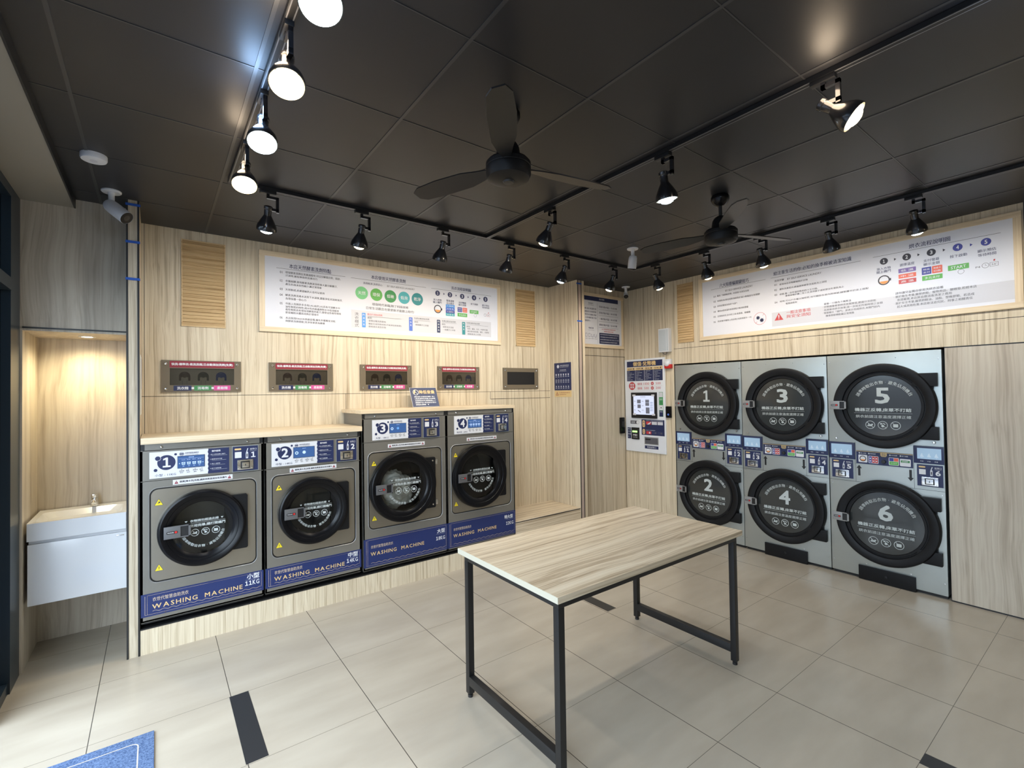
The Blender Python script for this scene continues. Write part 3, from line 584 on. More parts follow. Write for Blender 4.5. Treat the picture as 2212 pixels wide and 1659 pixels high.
# detergent dispensers in the washer wall
def dispenser(x0, x1, full, label):
    z0, z1 = 1.685, 1.926; W = x1-x0
    t = thing('detergent_dispenser', label, 'dispenser', (x0, YW-0.012, z0), 0, 'dispensers over the washers' if full else None)
    H = z1-z0; fb = 0.052
    iz0, iz1, ix0, ix1 = (0.054, H-0.060, 0.052, W-0.048) if full else (0.048, H-0.046, 0.055, W-0.055)
    f = MB()
    f.box(0, W, 0, 0.011, 0, iz0, 'acrylic_frame').box(0, W, 0, 0.011, iz1, H, 'acrylic_frame').box(0, ix0, 0, 0.011, iz0, iz1, 'acrylic_frame').box(ix1, W, 0, 0.011, iz0, iz1, 'acrylic_frame')
    f.build('cover_plate', t)
    bx = MB().box(ix0-0.003, ix1+0.003, 0.0112, 0.0118, iz0-0.003, iz1+0.003, 'void' if not full else 'smoke')
    bx.build('niche', t)
    MB().box(ix0, ix1, 0.0065, 0.0085, iz0, iz1, 'acrylic' if full else 'black').build('window_pane', t)
    for a in (0.028, W-0.028):
        for b in (0.028, H-0.028): MB().lathe([(0.0001, 0.012), (0.006, 0.011), (0.010, 0.006), (0.0105, 0)], 'chrome', (a, 0, b), n=16).build('bolt', t)
    if full:
        s = MB().box(0.050, W-0.046, -0.0012, 0, H-0.054, H-0.006, 'maroon'); s.text('快洗·標準洗·柔洗洗程,已自動添加洗劑(免費)', 0.062, W-0.058, H-0.030, 0.021, -0.0018, 'white', 0.03); s.build('instruction_strip', t)
        w3 = (W-0.070-0.062)/3
        for i, (s_, c_) in enumerate((('洗衣精', 'navy'), ('消毒劑', 'green'), ('柔軟精', 'pink'))):
            a = 0.068+i*w3; l = MB().box(a+0.006, a+w3-0.010, -0.0012, 0, 0.012, 0.050, c_); l.text(s_, a+0.028, a+w3-0.030, 0.031, 0.022, -0.0018, 'white', 0.02)
            if i < 2: l.box(a+w3-0.010, a+w3+0.006, -0.0012, 0, 0.023, 0.039, 'white')
            l.build('product_label', t)
            cx = ix0+(ix1-ix0)*(0.22+0.285*i); cm = ('pink_jug', 'dark_jug', 'blue_jug')[i]
            j = MB(); cz = iz0+(iz1-iz0)*0.52; r = 0.036
            j.ring(cx, cz, 0.014, r, 0.0108, cm, 24, -20, 200); j.rect(cx-r, cx-r+0.014, cz-0.032, cz-0.01, 0.0108, cm).rect(cx+r-0.014, cx+r, cz-0.032, cz-0.01, 0.0108, cm).circ(cx, cz+0.006, 0.016, 0.0106, cm, 16)
            j.line(cx-0.012, cz+0.024, cx+0.006, cz+0.028, 0.003, 0.0102, 'gray').rect(cx-0.016, cx-0.013, iz0+0.002, cz-0.03, 0.0106, 'gray').rect(cx+0.013, cx+0.016, iz0+0.002, cz-0.03, 0.0106, 'gray')
            j.build('detergent_bottle', t)
    return t
dispenser(0.036, 0.553, True, 'leftmost smoked dispenser window with red strip, under the left louvred vent')
dispenser(0.756, 1.273, True, 'smoked dispenser window with red strip, second from the left pilaster')
dispenser(1.519, 2.034, True, 'smoked dispenser window with red strip, just left of the navy notice')
dispenser(2.322, 2.831, True, 'smoked dispenser window with red strip, just right of the navy notice')
dispenser(3.152, 3.667, False, 'empty dark wall window in a brown frame without any labels')

# louvred vents
def louver(x0, w, z0, z1, loc, rz, label):
    t = thing('louvred_vent', label, 'vent', loc, rz, 'louvred wooden vents')
    h = z1-z0; MB().box(0, 0.007, -0.012, 0, 0, h, 'pine_h').box(w-0.007, w, -0.012, 0, 0, h, 'pine_h').box(0, w, -0.010, 0, h-0.008, h, 'pine_h').box(0, w, -0.010, 0, 0, 0.008, 'pine_h').box(0.005, w-0.005, -0.001, 0, 0, h, 'void').build('frame', t)
    n = 24; p = (h-0.016)/n
    for k in range(n):
        z = 0.008+k*p; s = MB().add([(0.007, -0.014, z), (w-0.007, -0.014, z), (w-0.007, -0.003, z+p*0.96), (0.007, -0.003, z+p*0.96), (0.007, -0.007, z-0.002), (w-0.007, -0.007, z-0.002), (w-0.007, -0.0008, z+p*0.9), (0.007, -0.0008, z+p*0.9)], [(0, 1, 2, 3), (5, 4, 7, 6), (0, 4, 5, 1), (3, 2, 6, 7), (1, 5, 6, 2), (0, 3, 7, 4)], 'pine_h')
        o = s.build('slat', t)
    return t
louver(0, 0.288, 2.188, 2.852, (0.160, YW, 2.188), 0, 'pale louvred wooden vent left of the detergent board')
louver(0, 0.283, 2.183, 2.848, (3.350, YW, 2.183), 0, 'pale louvred wooden vent right of the detergent board')
louver(0, 0.200, 2.187, 2.864, (XR, 3.256, 2.187), RW, 'narrow louvred wooden vent on the dryer wall beside the big board')

# ------------------------------------------------------------ framed boards
INK = {'navy': 'navy_ink', 'gray': 'gray', 'red': 'red', 'dark': 'dark'}
def board_art(mb, items, oz, y):
    for it in items:
        s, a, b, z, h, c = it; z -= oz; cc = INK.get(c, c); cx = (a+b)/2
        if s == 'LINE': mb.rect(a, b, z-0.0013, z+0.0013, y, 'gray')
        elif s == 'BOX': mb.rect(a, b, z-h/2, z+h/2, y, 'lgray')
        elif s.startswith('CIRC'):
            mb.circ(cx, z, (b-a)/2, y, c, 40); mb.text(('天然', '環保', '低敏', '低泡', '乾淨')[int(s[4])-1], a+(b-a)*.2, b-(b-a)*.2, z, (b-a)*.28, y-0.0006, 'white', 0.015)
        elif s.startswith('NUM'):
            mb.circ(cx, z, (b-a)/2, y, cc, 28); mb.text(s[3], cx-0.007, cx+0.007, z, 0.028, y-0.0006, 'white', 0.03)
            if s[3] != '5': mb.poly([(cx+0.068, z-0.011), (cx+0.083, z), (cx+0.068, z+0.011)], y, cc)
        elif s == '洗衣模式V':
            for i, ch in enumerate('洗衣模式'): mb.text(ch, a, b, z+h*(0.375-0.25*i), 0.030, y-0.0005, 'gray')
        elif s in ('P1', 'P2', 'P3', 'P4') and h > 0.05:
            mb.rrect(a, b, z-h/2, z+h/2, y-0.0005, c, 0.005); t = {'P1': ('P1', '清', '水', '洗'), 'P2': ('P2', '快', '洗'), 'P3': ('P3', '標', '準', '洗'), 'P4': ('P4', '柔', '洗')}[s]
            for i, ch in enumerate(t): mb.text(ch, cx-0.009, cx+0.009, z+h*(0.36-0.22*i), 0.017, y-0.001, 'white', 0.01)
        elif s == 'DRUM':
            r = (b-a)*.44; mb.ring(cx, z, r*.78, r, y, 'dark', 36); mb.poly([(cx+r*.76*cos(radians(t)), z+r*.76*sin(radians(t))) for t in range(195, 346, 10)], y, 'orange'); mb.rect(cx+r*.95, cx+r*1.2, z-r*.25, z+r*.25, y, 'dark'); mb.ring(cx, z, r*.58, r*.64, y-0.0003, 'mist', 14, 100, 160)
        elif s.startswith('BTN'):
            mb.rrect(a, b, z-h/2, z+h/2, y, cc if c != 'navy' else 'b3', 0.003); tx = s[4:].split(' ')
            if h > 0.045: 
                for i, q in enumerate(tx[:2]): mb.text(q, a+(b-a)*.14, b-(b-a)*.14, z+h*(.2-.4*i), h*.24, y-0.0005, 'white', 0.01)
            else: mb.text(s[4:], a+(b-a)*.14, b-(b-a)*.14, z, h*.52, y-0.0005, 'white', 0.015)
            if 'START' in s: mb.poly([(cx-0.01, z-h*.35), (cx+0.022, z-h*.6), (cx+0.034, z-h*1.15), (cx+0.018, z-h*1.5), (cx-0.002, z-h*1.35), (cx-0.012, z-h*.9)], y-0.0004, 'paper').ring(cx+0.014, z-h*.95, 0.016, 0.018, y-0.0007, 'gray', 20)
        elif s == 'CLOCK': mb.ring(cx, z, (b-a)/2-0.0022, (b-a)/2, y, 'gray'); mb.line(cx, z, cx, z+0.010, 0.0016, y, 'gray').line(cx, z, cx+0.007, z-0.003, 0.0016, y, 'gray')
        elif s == 'RBOX': mb.frame(a, b, z-h*.4, z+h*.4, 0.0018, y, cc); mb.text("56'", a+0.009, b-0.008, z, 0.013, y, 'gray'); mb.poly([(cx-0.004, z+h*.62), (cx+0.004, z+h*.62), (cx+0.004, z+h*.5), (cx+0.007, z+h*.95), (cx-0.002, z+h*.95)], y, 'red')
        elif s == 'TRI': mb.poly([(a, z-h/2), (b, z-h/2), (cx, z+h/2)], y-0.0004, 'red').rect(cx-0.004, cx+0.004, z-h*.16, z+h*.22, y-0.0008, 'paper').circ(cx, z-h*.3, 0.004, y-0.0008, 'paper', 10)
        elif s == 'BUG':
            r = (b-a)/2; mb.ring(cx, z, r-0.003, r, y, 'red', 40); mb.line(cx-r*.7, z-r*.7, cx-r*.45, z-r*.45, .003, y, 'red').line(cx+r*.7, z+r*.7, cx+r*.45, z+r*.45, .003, y, 'red')
            for (u, v, q) in ((-.3, .15, .26), (.3, -.3, .28)):
                mb.circ(cx+r*u, z+r*v, r*q, y, 'navy_ink', 18)
                for k in range(8): aa = radians(45*k+10); mb.line(cx+r*u, z+r*v, cx+r*u+r*q*1.45*cos(aa), z+r*v+r*q*1.45*sin(aa), .0025, y, 'navy_ink')
        else: mb.text(s, a+(0.012 if s.startswith('  ') else 0), b, z, h*(0.92 if h > 0.03 else 0.88), y-0.0006, cc, 0.014 if h > 0.03 else 0.012)
def framed_board(name, label, cat, loc, rz, W, H, fw, items, oz, paper='paper', extra=None, group=None):
    t = thing(name, label, cat, loc, rz, group)
    MB().box(0, W, -0.022, -0.002, 0, fw, 'pale_h', 0.002).box(0, W, -0.022, -0.002, H-fw, H, 'pale_h', 0.002).box(0, fw, -0.021, -0.002, fw, H-fw, 'pale_v', 0.001).box(W-fw, W, -0.021, -0.002, fw, H-fw, 'pale_v', 0.001).build('frame', t)
    mb = MB().box(fw, W-fw, -0.016, -0.002, fw, H-fw, paper)
    board_art(mb, items, oz, -0.0168)
    if extra: extra(mb, -0.0168)
    mb.build('printed_sheet', t, merge=False)
    return t
BOARD1 = [
('本店天然酵素洗劑特點', 0.23, 0.577, 2.751, 0.043, 'navy'),
('LINE', 0.13, 0.704, 2.723, 0.002, 'navy'),
('01', 0.157, 0.178, 2.691, 0.022, 'gray'),
('環保酵素洗劑在洗滌過程中,可以分解蛋白質、脂肪、', 0.2, 0.662, 2.694, 0.023, 'gray'),
('汗漬等,擁有神奇的洗滌功力', 0.2, 0.459, 2.667, 0.022, 'gray'),
('02', 0.156, 0.177, 2.619, 0.022, 'gray'),
('衣服越髒,使用酵素洗劑清洗時會大量分解髒汙,', 0.2, 0.63, 2.621, 0.023, 'gray'),
('產生的泡沫自然越少,屬正常現象', 0.2, 0.495, 2.594, 0.022, 'gray'),
('03', 0.156, 0.177, 2.548, 0.022, 'gray'),
('天然製成,皮膚過敏的人也可以使用', 0.199, 0.518, 2.548, 0.022, 'gray'),
('04', 0.155, 0.176, 2.499, 0.022, 'gray'),
('酵素洗劑洗滌水流到下水道後,還能淨化河流與海洋,', 0.199, 0.674, 2.501, 0.023, 'gray'),
('為環保盡一份心力', 0.199, 0.365, 2.472, 0.022, 'gray'),
('05', 0.155, 0.176, 2.427, 0.022, 'gray'),
('市面上洗劑許多含有LAS,由於LAS具有可溶解水中', 0.199, 0.652, 2.429, 0.023, 'gray'),
('油性物質的特性,疏水性的殺蟲劑對水中低溶解度', 0.198, 0.644, 2.402, 0.023, 'gray'),
('毒性物質具有增加溶解度的能力,需使這些毒性物質', 0.198, 0.662, 2.378, 0.023, 'gray'),
('更易輔助水體而流佈於環境中', 0.198, 0.467, 2.353, 0.022, 'gray'),
('06', 0.154, 0.175, 2.307, 0.022, 'gray'),
('本店採用FAGOR高級設備,擁有多種獨家流程,', 0.198, 0.615, 2.307, 0.023, 'gray'),
('與酵素洗劑搭配,洗淨效果更為顯著', 0.198, 0.52, 2.281, 0.022, 'gray'),
('本店使用天然酵素洗劑', 0.945, 1.291, 2.753, 0.041, 'navy'),
('LINE', 0.754, 1.513, 2.721, 0.002, 'navy'),
('洗得乾淨,洗得安心', 0.868, 1.053, 2.687, 0.024, 'navy'),
('BY SELF-SERVICE LAUNDRY', 1.102, 1.387, 2.686, 0.018, 'gray'),
('CIRC1', 0.794, 0.913, 2.592, 0.114, 'g1'),
('CIRC2', 0.935, 1.053, 2.591, 0.112, 'g2'),
('CIRC3', 1.074, 1.194, 2.59, 0.111, 'g3'),
('CIRC4', 1.214, 1.335, 2.591, 0.111, 't1'),
('CIRC5', 1.354, 1.478, 2.592, 0.111, 't2'),
('環保時代來臨,除了科技技術', 0.951, 1.318, 2.497, 0.03, 'gray'),
('日常生活觀念也要更新才能跟上時代!', 0.895, 1.377, 2.458, 0.03, 'gray'),
('洗衣流程說明圖', 1.805, 2.047, 2.752, 0.038, 'navy'),
('LINE', 1.572, 2.313, 2.721, 0.003, 'navy'),
('NUM1', 1.617, 1.671, 2.679, 0.053, 'navy'),
('NUM2', 1.762, 1.816, 2.678, 0.053, 'navy'),
('NUM3', 1.91, 1.965, 2.677, 0.053, 'navy'),
('NUM4', 2.058, 2.115, 2.678, 0.054, 'navy'),
('NUM5', 2.207, 2.264, 2.677, 0.053, 'navy'),
('BOX', 0.754, 2.304, 2.345, 0.167, 'lgray'),
('洗衣模式V', 0.786, 0.824, 2.34, 0.137, 'gray'),
('P1', 0.853, 0.888, 2.34, 0.136, 'b1'),
('P2', 1.323, 1.361, 2.337, 0.135, 'b2'),
('P3', 1.632, 1.67, 2.338, 0.133, 'navy'),
('P4', 1.931, 1.97, 2.337, 0.135, 't2'),
('需自行添加洗劑', 0.905, 1.048, 2.398, 0.022, 'red'),
('LINE', 0.905, 1.244, 2.378, 0.002, 'gray'),
('適用:', 0.905, 0.95, 2.365, 0.02, 'gray'),
('· 習慣自備洗劑香味', 0.905, 1.084, 2.338, 0.02, 'gray'),
('· 機能衣或特殊材質(不能添加柔軟精)', 0.904, 1.243, 2.309, 0.02, 'gray'),
('· 想用清水清洗衣物', 0.904, 1.084, 2.284, 0.02, 'gray'),
('免費自動添加洗劑', 1.379, 1.544, 2.399, 0.019, 'gray'),
('LINE', 1.379, 1.551, 2.379, 0.002, 'gray'),
('適用:', 1.379, 1.424, 2.363, 0.019, 'gray'),
('· 輕微髒汙之衣服', 1.382, 1.537, 2.335, 0.019, 'gray'),
('免費自動添加洗劑', 1.689, 1.852, 2.396, 0.02, 'gray'),
('LINE', 1.689, 1.863, 2.38, 0.002, 'gray'),
('適用:', 1.688, 1.732, 2.363, 0.02, 'gray'),
('· 標準洗衣流程', 1.691, 1.827, 2.335, 0.02, 'gray'),
('· 一般髒汙之衣物', 1.69, 1.846, 2.307, 0.02, 'gray'),
('免費自動添加洗劑', 1.986, 2.153, 2.398, 0.02, 'gray'),
('LINE', 1.985, 2.268, 2.38, 0.003, 'gray'),
('適用:', 1.985, 2.032, 2.36, 0.02, 'gray'),
('· 絲質、蠶絲、毛衣、中通等衣服', 1.988, 2.257, 2.337, 0.02, 'gray'),
('· 細花緞衣紋紋路、襯衫、洗滌等', 1.987, 2.275, 2.309, 0.02, 'gray'),
('  細緻柔洗之衣物', 1.987, 2.166, 2.28, 0.02, 'gray'),
('放入衣物', 1.595, 1.688, 2.61, 0.024, 'navy'),
('關上機門', 1.594, 1.687, 2.583, 0.024, 'navy'),
('螢幕選擇', 1.746, 1.836, 2.613, 0.025, 'navy'),
('洗衣模式', 1.745, 1.836, 2.586, 0.025, 'navy'),
('支付螢幕', 1.892, 1.985, 2.608, 0.024, 'navy'),
('顯示金額', 1.892, 1.984, 2.584, 0.024, 'navy'),
('按下啟動', 2.042, 2.135, 2.608, 0.024, 'navy'),
('顯示預估', 2.19, 2.283, 2.608, 0.023, 'navy'),
('等待時間', 2.19, 2.283, 2.583, 0.023, 'navy'),
('DRUM', 1.595, 1.693, 2.515, 0.094, 'dark'),
('BTN P1 清水洗', 1.738, 1.844, 2.559, 0.03, 'b1'),
('BTN P2 快 洗', 1.737, 1.844, 2.529, 0.03, 'b2'),
('BTN P3 標準洗', 1.737, 1.843, 2.498, 0.03, 'navy'),
('BTN P4 柔 洗', 1.737, 1.843, 2.469, 0.03, 't1'),
('BTN 現金 支付', 1.879, 1.935, 2.532, 0.05, 'b3'),
('BTN 悠遊卡 支付', 1.941, 1.997, 2.532, 0.05, 'red2'),
('BTN 多元支付', 1.878, 1.997, 2.478, 0.038, 'g2'),
('BTN START', 2.029, 2.141, 2.523, 0.038, 'g2'),
('CLOCK', 2.211, 2.244, 2.502, 0.036, 'gray'),
('RBOX', 2.25, 2.292, 2.502, 0.034, 'red')]
BOARD2 = [
('六大除塵蟎關鍵技巧', 0.244, 0.557, 2.756, 0.047, 'navy'),
('LINE', 0.144, 0.724, 2.728, 0.002, 'navy'),
('BY SELF-SERVICE LAUNDRY', 0.308, 0.596, 2.69, 0.022, 'gray'),
('01', 0.173, 0.199, 2.647, 0.021, 'gray'),
('02', 0.172, 0.198, 2.593, 0.021, 'gray'),
('03', 0.171, 0.196, 2.537, 0.021, 'gray'),
('04', 0.17, 0.195, 2.483, 0.021, 'gray'),
('05', 0.168, 0.194, 2.429, 0.021, 'gray'),
('06', 0.167, 0.193, 2.373, 0.021, 'gray'),
('驅除「臭塵蟎食物」的源頭-毛屑及皮屑', 0.214, 0.556, 2.65, 0.022, 'gray'),
('定期除濕:降低相對濕度對於減少塵蟎最有效關鍵!', 0.215, 0.667, 2.595, 0.022, 'gray'),
('記得定期清洗你的"大床"!', 0.214, 0.431, 2.54, 0.023, 'gray'),
('攝氏60度高溫的清潔烘乾才能消除塵蟎', 0.216, 0.546, 2.485, 0.022, 'gray'),
('定期使用生活中的工具:吸塵器、除蟎機', 0.214, 0.567, 2.43, 0.022, 'gray'),
('趁床墊平整與上的床墊,先將棉被抖一抖', 0.215, 0.577, 2.375, 0.022, 'gray'),
('BUG', 0.599, 0.722, 2.348, 0.125, 'red'),
('給注重生活的你:必知的換季棉被清潔知識', 0.802, 1.453, 2.767, 0.041, 'navy'),
('LINE', 0.775, 1.521, 2.729, 0.002, 'navy'),
('清潔步驟', 0.808, 0.897, 2.694, 0.022, 'gray'),
('BY SELF-SERVICE LAUNDRY', 0.927, 1.219, 2.692, 0.02, 'gray'),
('01', 0.807, 0.829, 2.655, 0.021, 'gray'),
('使用本店衣物壓縮裝於衣物', 0.854, 1.104, 2.652, 0.02, 'gray'),
('02', 0.806, 0.829, 2.605, 0.021, 'gray'),
('選對洗滌程式:建議選擇標準洗或柔洗之流程', 0.853, 1.26, 2.605, 0.02, 'gray'),
('03', 0.807, 0.83, 2.557, 0.021, 'gray'),
('烘乾:第一次中溫烘乾約四十五分鐘。', 0.855, 1.187, 2.556, 0.02, 'gray'),
('重複這個步驟二至三次,直到被子或枕頭沒有潮氣為止', 0.906, 1.392, 2.533, 0.02, 'gray'),
('04', 0.806, 0.831, 2.483, 0.021, 'gray'),
('晾乾:可以戶外曬太陽晾乾,也可翻掛在室內將棉被,鋪整攤平於床上搭配', 0.856, 1.572, 2.486, 0.019, 'gray'),
('電風扇乾吹', 0.908, 1.009, 2.458, 0.02, 'gray'),
('BOX', 0.777, 2.465, 2.32, 0.135, 'lgray'),
('TRI', 0.801, 0.883, 2.343, 0.071, 'red'),
('一般注意事項', 0.912, 1.121, 2.371, 0.035, 'red'),
('與安全須知', 0.911, 1.12, 2.333, 0.035, 'red'),
('· 最後一分鐘為冷風降溫', 1.222, 1.444, 2.403, 0.021, 'gray'),
('· 衣物過量會使烘衣效果降低,建議分次烘乾', 1.221, 1.622, 2.375, 0.021, 'gray'),
('· 為達最佳烘衣效果,請一次投足所需時間之金額', 1.22, 1.667, 2.348, 0.021, 'gray'),
('· 螢幕顯示「開門」,即表示完成烘衣,未開門前內', 1.22, 1.646, 2.321, 0.021, 'gray'),
('  機會間歇轉動屬正常現象', 1.233, 1.464, 2.294, 0.021, 'gray'),
('烘衣流程說明圖', 1.849, 2.097, 2.769, 0.04, 'navy'),
('LINE', 1.608, 2.367, 2.738, 0.001, 'navy'),
('NUM1', 1.655, 1.71, 2.689, 0.058, 'dark'),
('NUM2', 1.805, 1.86, 2.69, 0.056, 'dark'),
('NUM3', 1.957, 2.012, 2.69, 0.056, 'dark'),
('NUM4', 2.109, 2.165, 2.691, 0.055, 'b3'),
('NUM5', 2.263, 2.318, 2.692, 0.055, 'b3'),
('放入衣物', 1.632, 1.727, 2.63, 0.025, 'navy'),
('關上機門', 1.631, 1.727, 2.604, 0.025, 'navy'),
('選擇溫度', 1.786, 1.881, 2.632, 0.026, 'navy'),
('支付螢幕', 1.936, 2.031, 2.632, 0.025, 'navy'),
('顯示金額', 1.936, 2.033, 2.603, 0.025, 'navy'),
('按下啟動', 2.092, 2.188, 2.628, 0.026, 'navy'),
('顯示預估', 2.245, 2.342, 2.632, 0.025, 'navy'),
('等待時間', 2.246, 2.341, 2.601, 0.025, 'navy'),
('DRUM', 1.633, 1.725, 2.532, 0.096, 'dark'),
('BTN 低 溫', 1.777, 1.889, 2.585, 0.034, 'b4'),
('BTN 中 溫', 1.777, 1.889, 2.54, 0.034, 'red2'),
('BTN 高 溫', 1.777, 1.889, 2.496, 0.034, 'red'),
('BTN 現金 支付', 1.924, 1.982, 2.552, 0.057, 'b3'),
('BTN 悠遊卡 扣款', 1.986, 2.047, 2.552, 0.057, 'red2'),
('BTN 多元支付', 1.925, 2.047, 2.495, 0.037, 'g2'),
('BTN START', 2.079, 2.197, 2.542, 0.04, 'g2'),
('P4', 2.232, 2.256, 2.516, 0.014, 'gray'),
('CLOCK', 2.265, 2.303, 2.521, 0.039, 'gray'),
('RBOX', 2.307, 2.351, 2.522, 0.037, 'gray'),
('· 請勿讓兒童獨自使用洗烘衣設備', 1.742, 2.049, 2.407, 0.023, 'gray'),
('· 基於衛生考量,嚴禁烘鞋、寵物用品、腳踏墊,若經本店', 1.742, 2.235, 2.379, 0.023, 'gray'),
('  查證屬實,本店將追償消毒清潔之費用', 1.751, 2.096, 2.352, 0.023, 'gray'),
('· 基於安全考量,嚴禁烘精油、油脂、塑橡膠類、若造成', 1.742, 2.221, 2.325, 0.023, 'gray'),
('  起火或其他危害,本店依法追究民、刑事之相關責任', 1.75, 2.212, 2.297, 0.023, 'gray')]
framed_board('instruction_board', 'long framed board with five green and teal circles above the washers', 'board', (0.686, YW, 2.182), 0, 2.436, 0.674, 0.042, BOARD1, 2.182)
framed_board('instruction_board', 'long framed board with a red warning triangle above the dryers', 'board', (XR, 2.974, 2.186), RW, 2.470, 0.682, 0.042, BOARD2, 2.186)
def poster_extra(mb, y):
    n0 = len(mb.v)
    mb.rect(0.045, 0.700, 0.570, 0.625, y, 'navy'); mb.text('洗衣須知', 0.33, 0.43, 0.598, 0.022, y-.0005, 'white', .01)
    mb.text('洗衣技巧', 0.13, 0.22, 0.535, 0.022, y, 'navy_ink', .01).rect(0.12, 0.23, 0.512, 0.514, y, 'gray')
    for i, s_ in enumerate(('開口袖口相當髒衣領', '處後洗,先局部塗抹', '預洗30分鐘後,再放', '入洗衣機洗滌,可加', '強洗淨力~')): mb.text(s_, 0.065, 0.275 if i < 4 else 0.17, 0.470-i*0.037, 0.022, y, 'navy_ink', .015)
    mb.text('收納洗滌', 0.13, 0.22, 0.235, 0.022, y, 'navy_ink', .01).rect(0.12, 0.23, 0.208, 0.210, y, 'gray')
    for k, a in enumerate((0.068, 0.125, 0.180, 0.238)):
        mb.frame(a, a+0.034, 0.125, 0.168, 0.003, y, 'navy_ink'); mb.text(('洗臉盆', '洗衣籃', '棉被袋', '烘衣桶')[k], a-0.004, a+0.040, 0.105, 0.010, y, 'gray')
        if k > 1: mb.poly([(a, 0.168), (a+0.034, 0.168), (a+0.026, 0.122), (a+0.008, 0.122)], y-.0003, 'paper').line(a-0.003, 0.160, a+0.006, 0.125, .003, y-.0006, 'navy_ink').line(a+0.037, 0.160, a+0.028, 0.125, .003, y-.0006, 'navy_ink').line(a+0.006, 0.125, a+0.028, 0.125, .003, y-.0006, 'navy_ink')
    mb.rect(0.296, 0.2985, 0.05, 0.545, y, 'gray')
    for i, s_ in enumerate(('厚重毛呢(中溫) + 70-80分鐘', '厚重衣物(中溫) + 40-50分鐘', '一般衣物(中溫) + 40-50分鐘', '輕薄衣物(中溫) + 20-30分鐘')): z = 0.505-i*0.074; mb.text(s_, 0.33, 0.675, z, 0.028, y, 'navy_ink', .012).rect(0.32, 0.70, z-0.032, z-0.030, y, 'gray')
    mb.text('以上時間為預估,請按照衣物', 0.375, 0.64, 0.232, 0.016, y, 'red', .01).text('實際情況做延長烘乾', 0.415, 0.60, 0.205, 0.016, y, 'red', .01)
    mb.rect(0.325, 0.715, 0.050, 0.185, y, 'navy')
    for i in range(4): mb.text(('烘衣時請依照衣物種類選擇溫度烘乾', '衣物過量會使烘衣效果降低,請分次', '烘衣前請先檢查口袋,勿放入打火機', '烘乾後請儘速取出衣物避免皺摺')[i], 0.342, 0.700-0.03*(i % 2), 0.165-i*0.031, 0.014, y-.0005, 'mist', .005)
    mb.v[n0:] = [(v[0]*0.945, v[1], v[2]) for v in mb.v[n0:]]
framed_board('framed_poster', 'framed poster with navy header hanging on the wall above the wood door', 'poster', (4.070, YD, 2.178), 0, 0.756, 0.660, 0.038, [], 0, extra=poster_extra)

# small poster on the recess side wall
t = thing('wall_poster', 'narrow navy poster with gold foot on the side wall by the bench', 'poster', (3.864, 4.296, 1.583), RW)
mb = MB().box(0, 0.288, -0.003, 0, 0.078, 0.404, 'navy'); y = -0.0036
mb.circ(0.068, 0.362, 0.020, y, 'mist').text('衣世代智慧自助洗衣', 0.10, 0.255, 0.370, 0.018, y, 'mist', .01).text('SELF-SERVICE LAUNDRY', 0.10, 0.25, 0.352, 0.008, y, 'mist')
mb.text('洗衣機使用流程', 0.10, 0.205, 0.318, 0.014, y, 'mist').rect(0.09, 0.215, 0.302, 0.304, y, 'mist')
for r_ in range(3):
    z = 0.262-r_*0.068
    for k in range(6):
        a = 0.034+k*0.042
        if r_ == 0: mb.poly([(a-0.010, z+0.012), (a+0.010, z+0.012), (a+0.006, z-0.012), (a-0.006, z-0.012)], y, 'mist')
        elif r_ == 1: mb.frame(a-0.010, a+0.010, z-0.012, z+0.012, 0.004, y, 'mist')
        else: mb.poly([(a-0.010, z-0.012), (a+0.010, z-0.012), (a, z+0.012)], y, 'mist')
        mb.rect(a-0.012, a+0.012, z-0.026, z-0.021, y, 'mist')
mb.build('printed_sheet', t)
mb = MB().box(0, 0.288, -0.003, 0, 0, 0.074, 'gold').poly([(0.022, 0.018), (0.072, 0.018), (0.047, 0.060)], -0.0036, 'maroon').poly([(0.031, 0.023), (0.063, 0.023), (0.047, 0.050)], -0.004, 'gold').rect(0.0455, 0.0485, 0.030, 0.042, -0.0044, 'maroon')
mb.text('貼心提醒:使用前請先檢查口袋', 0.085, 0.265, 0.050, 0.012, -0.0036, 'maroon').text('嚴禁烘烤易燃物品', 0.085, 0.20, 0.028, 0.010, -0.0036, 'maroon'); mb.build('caution_strip', t)

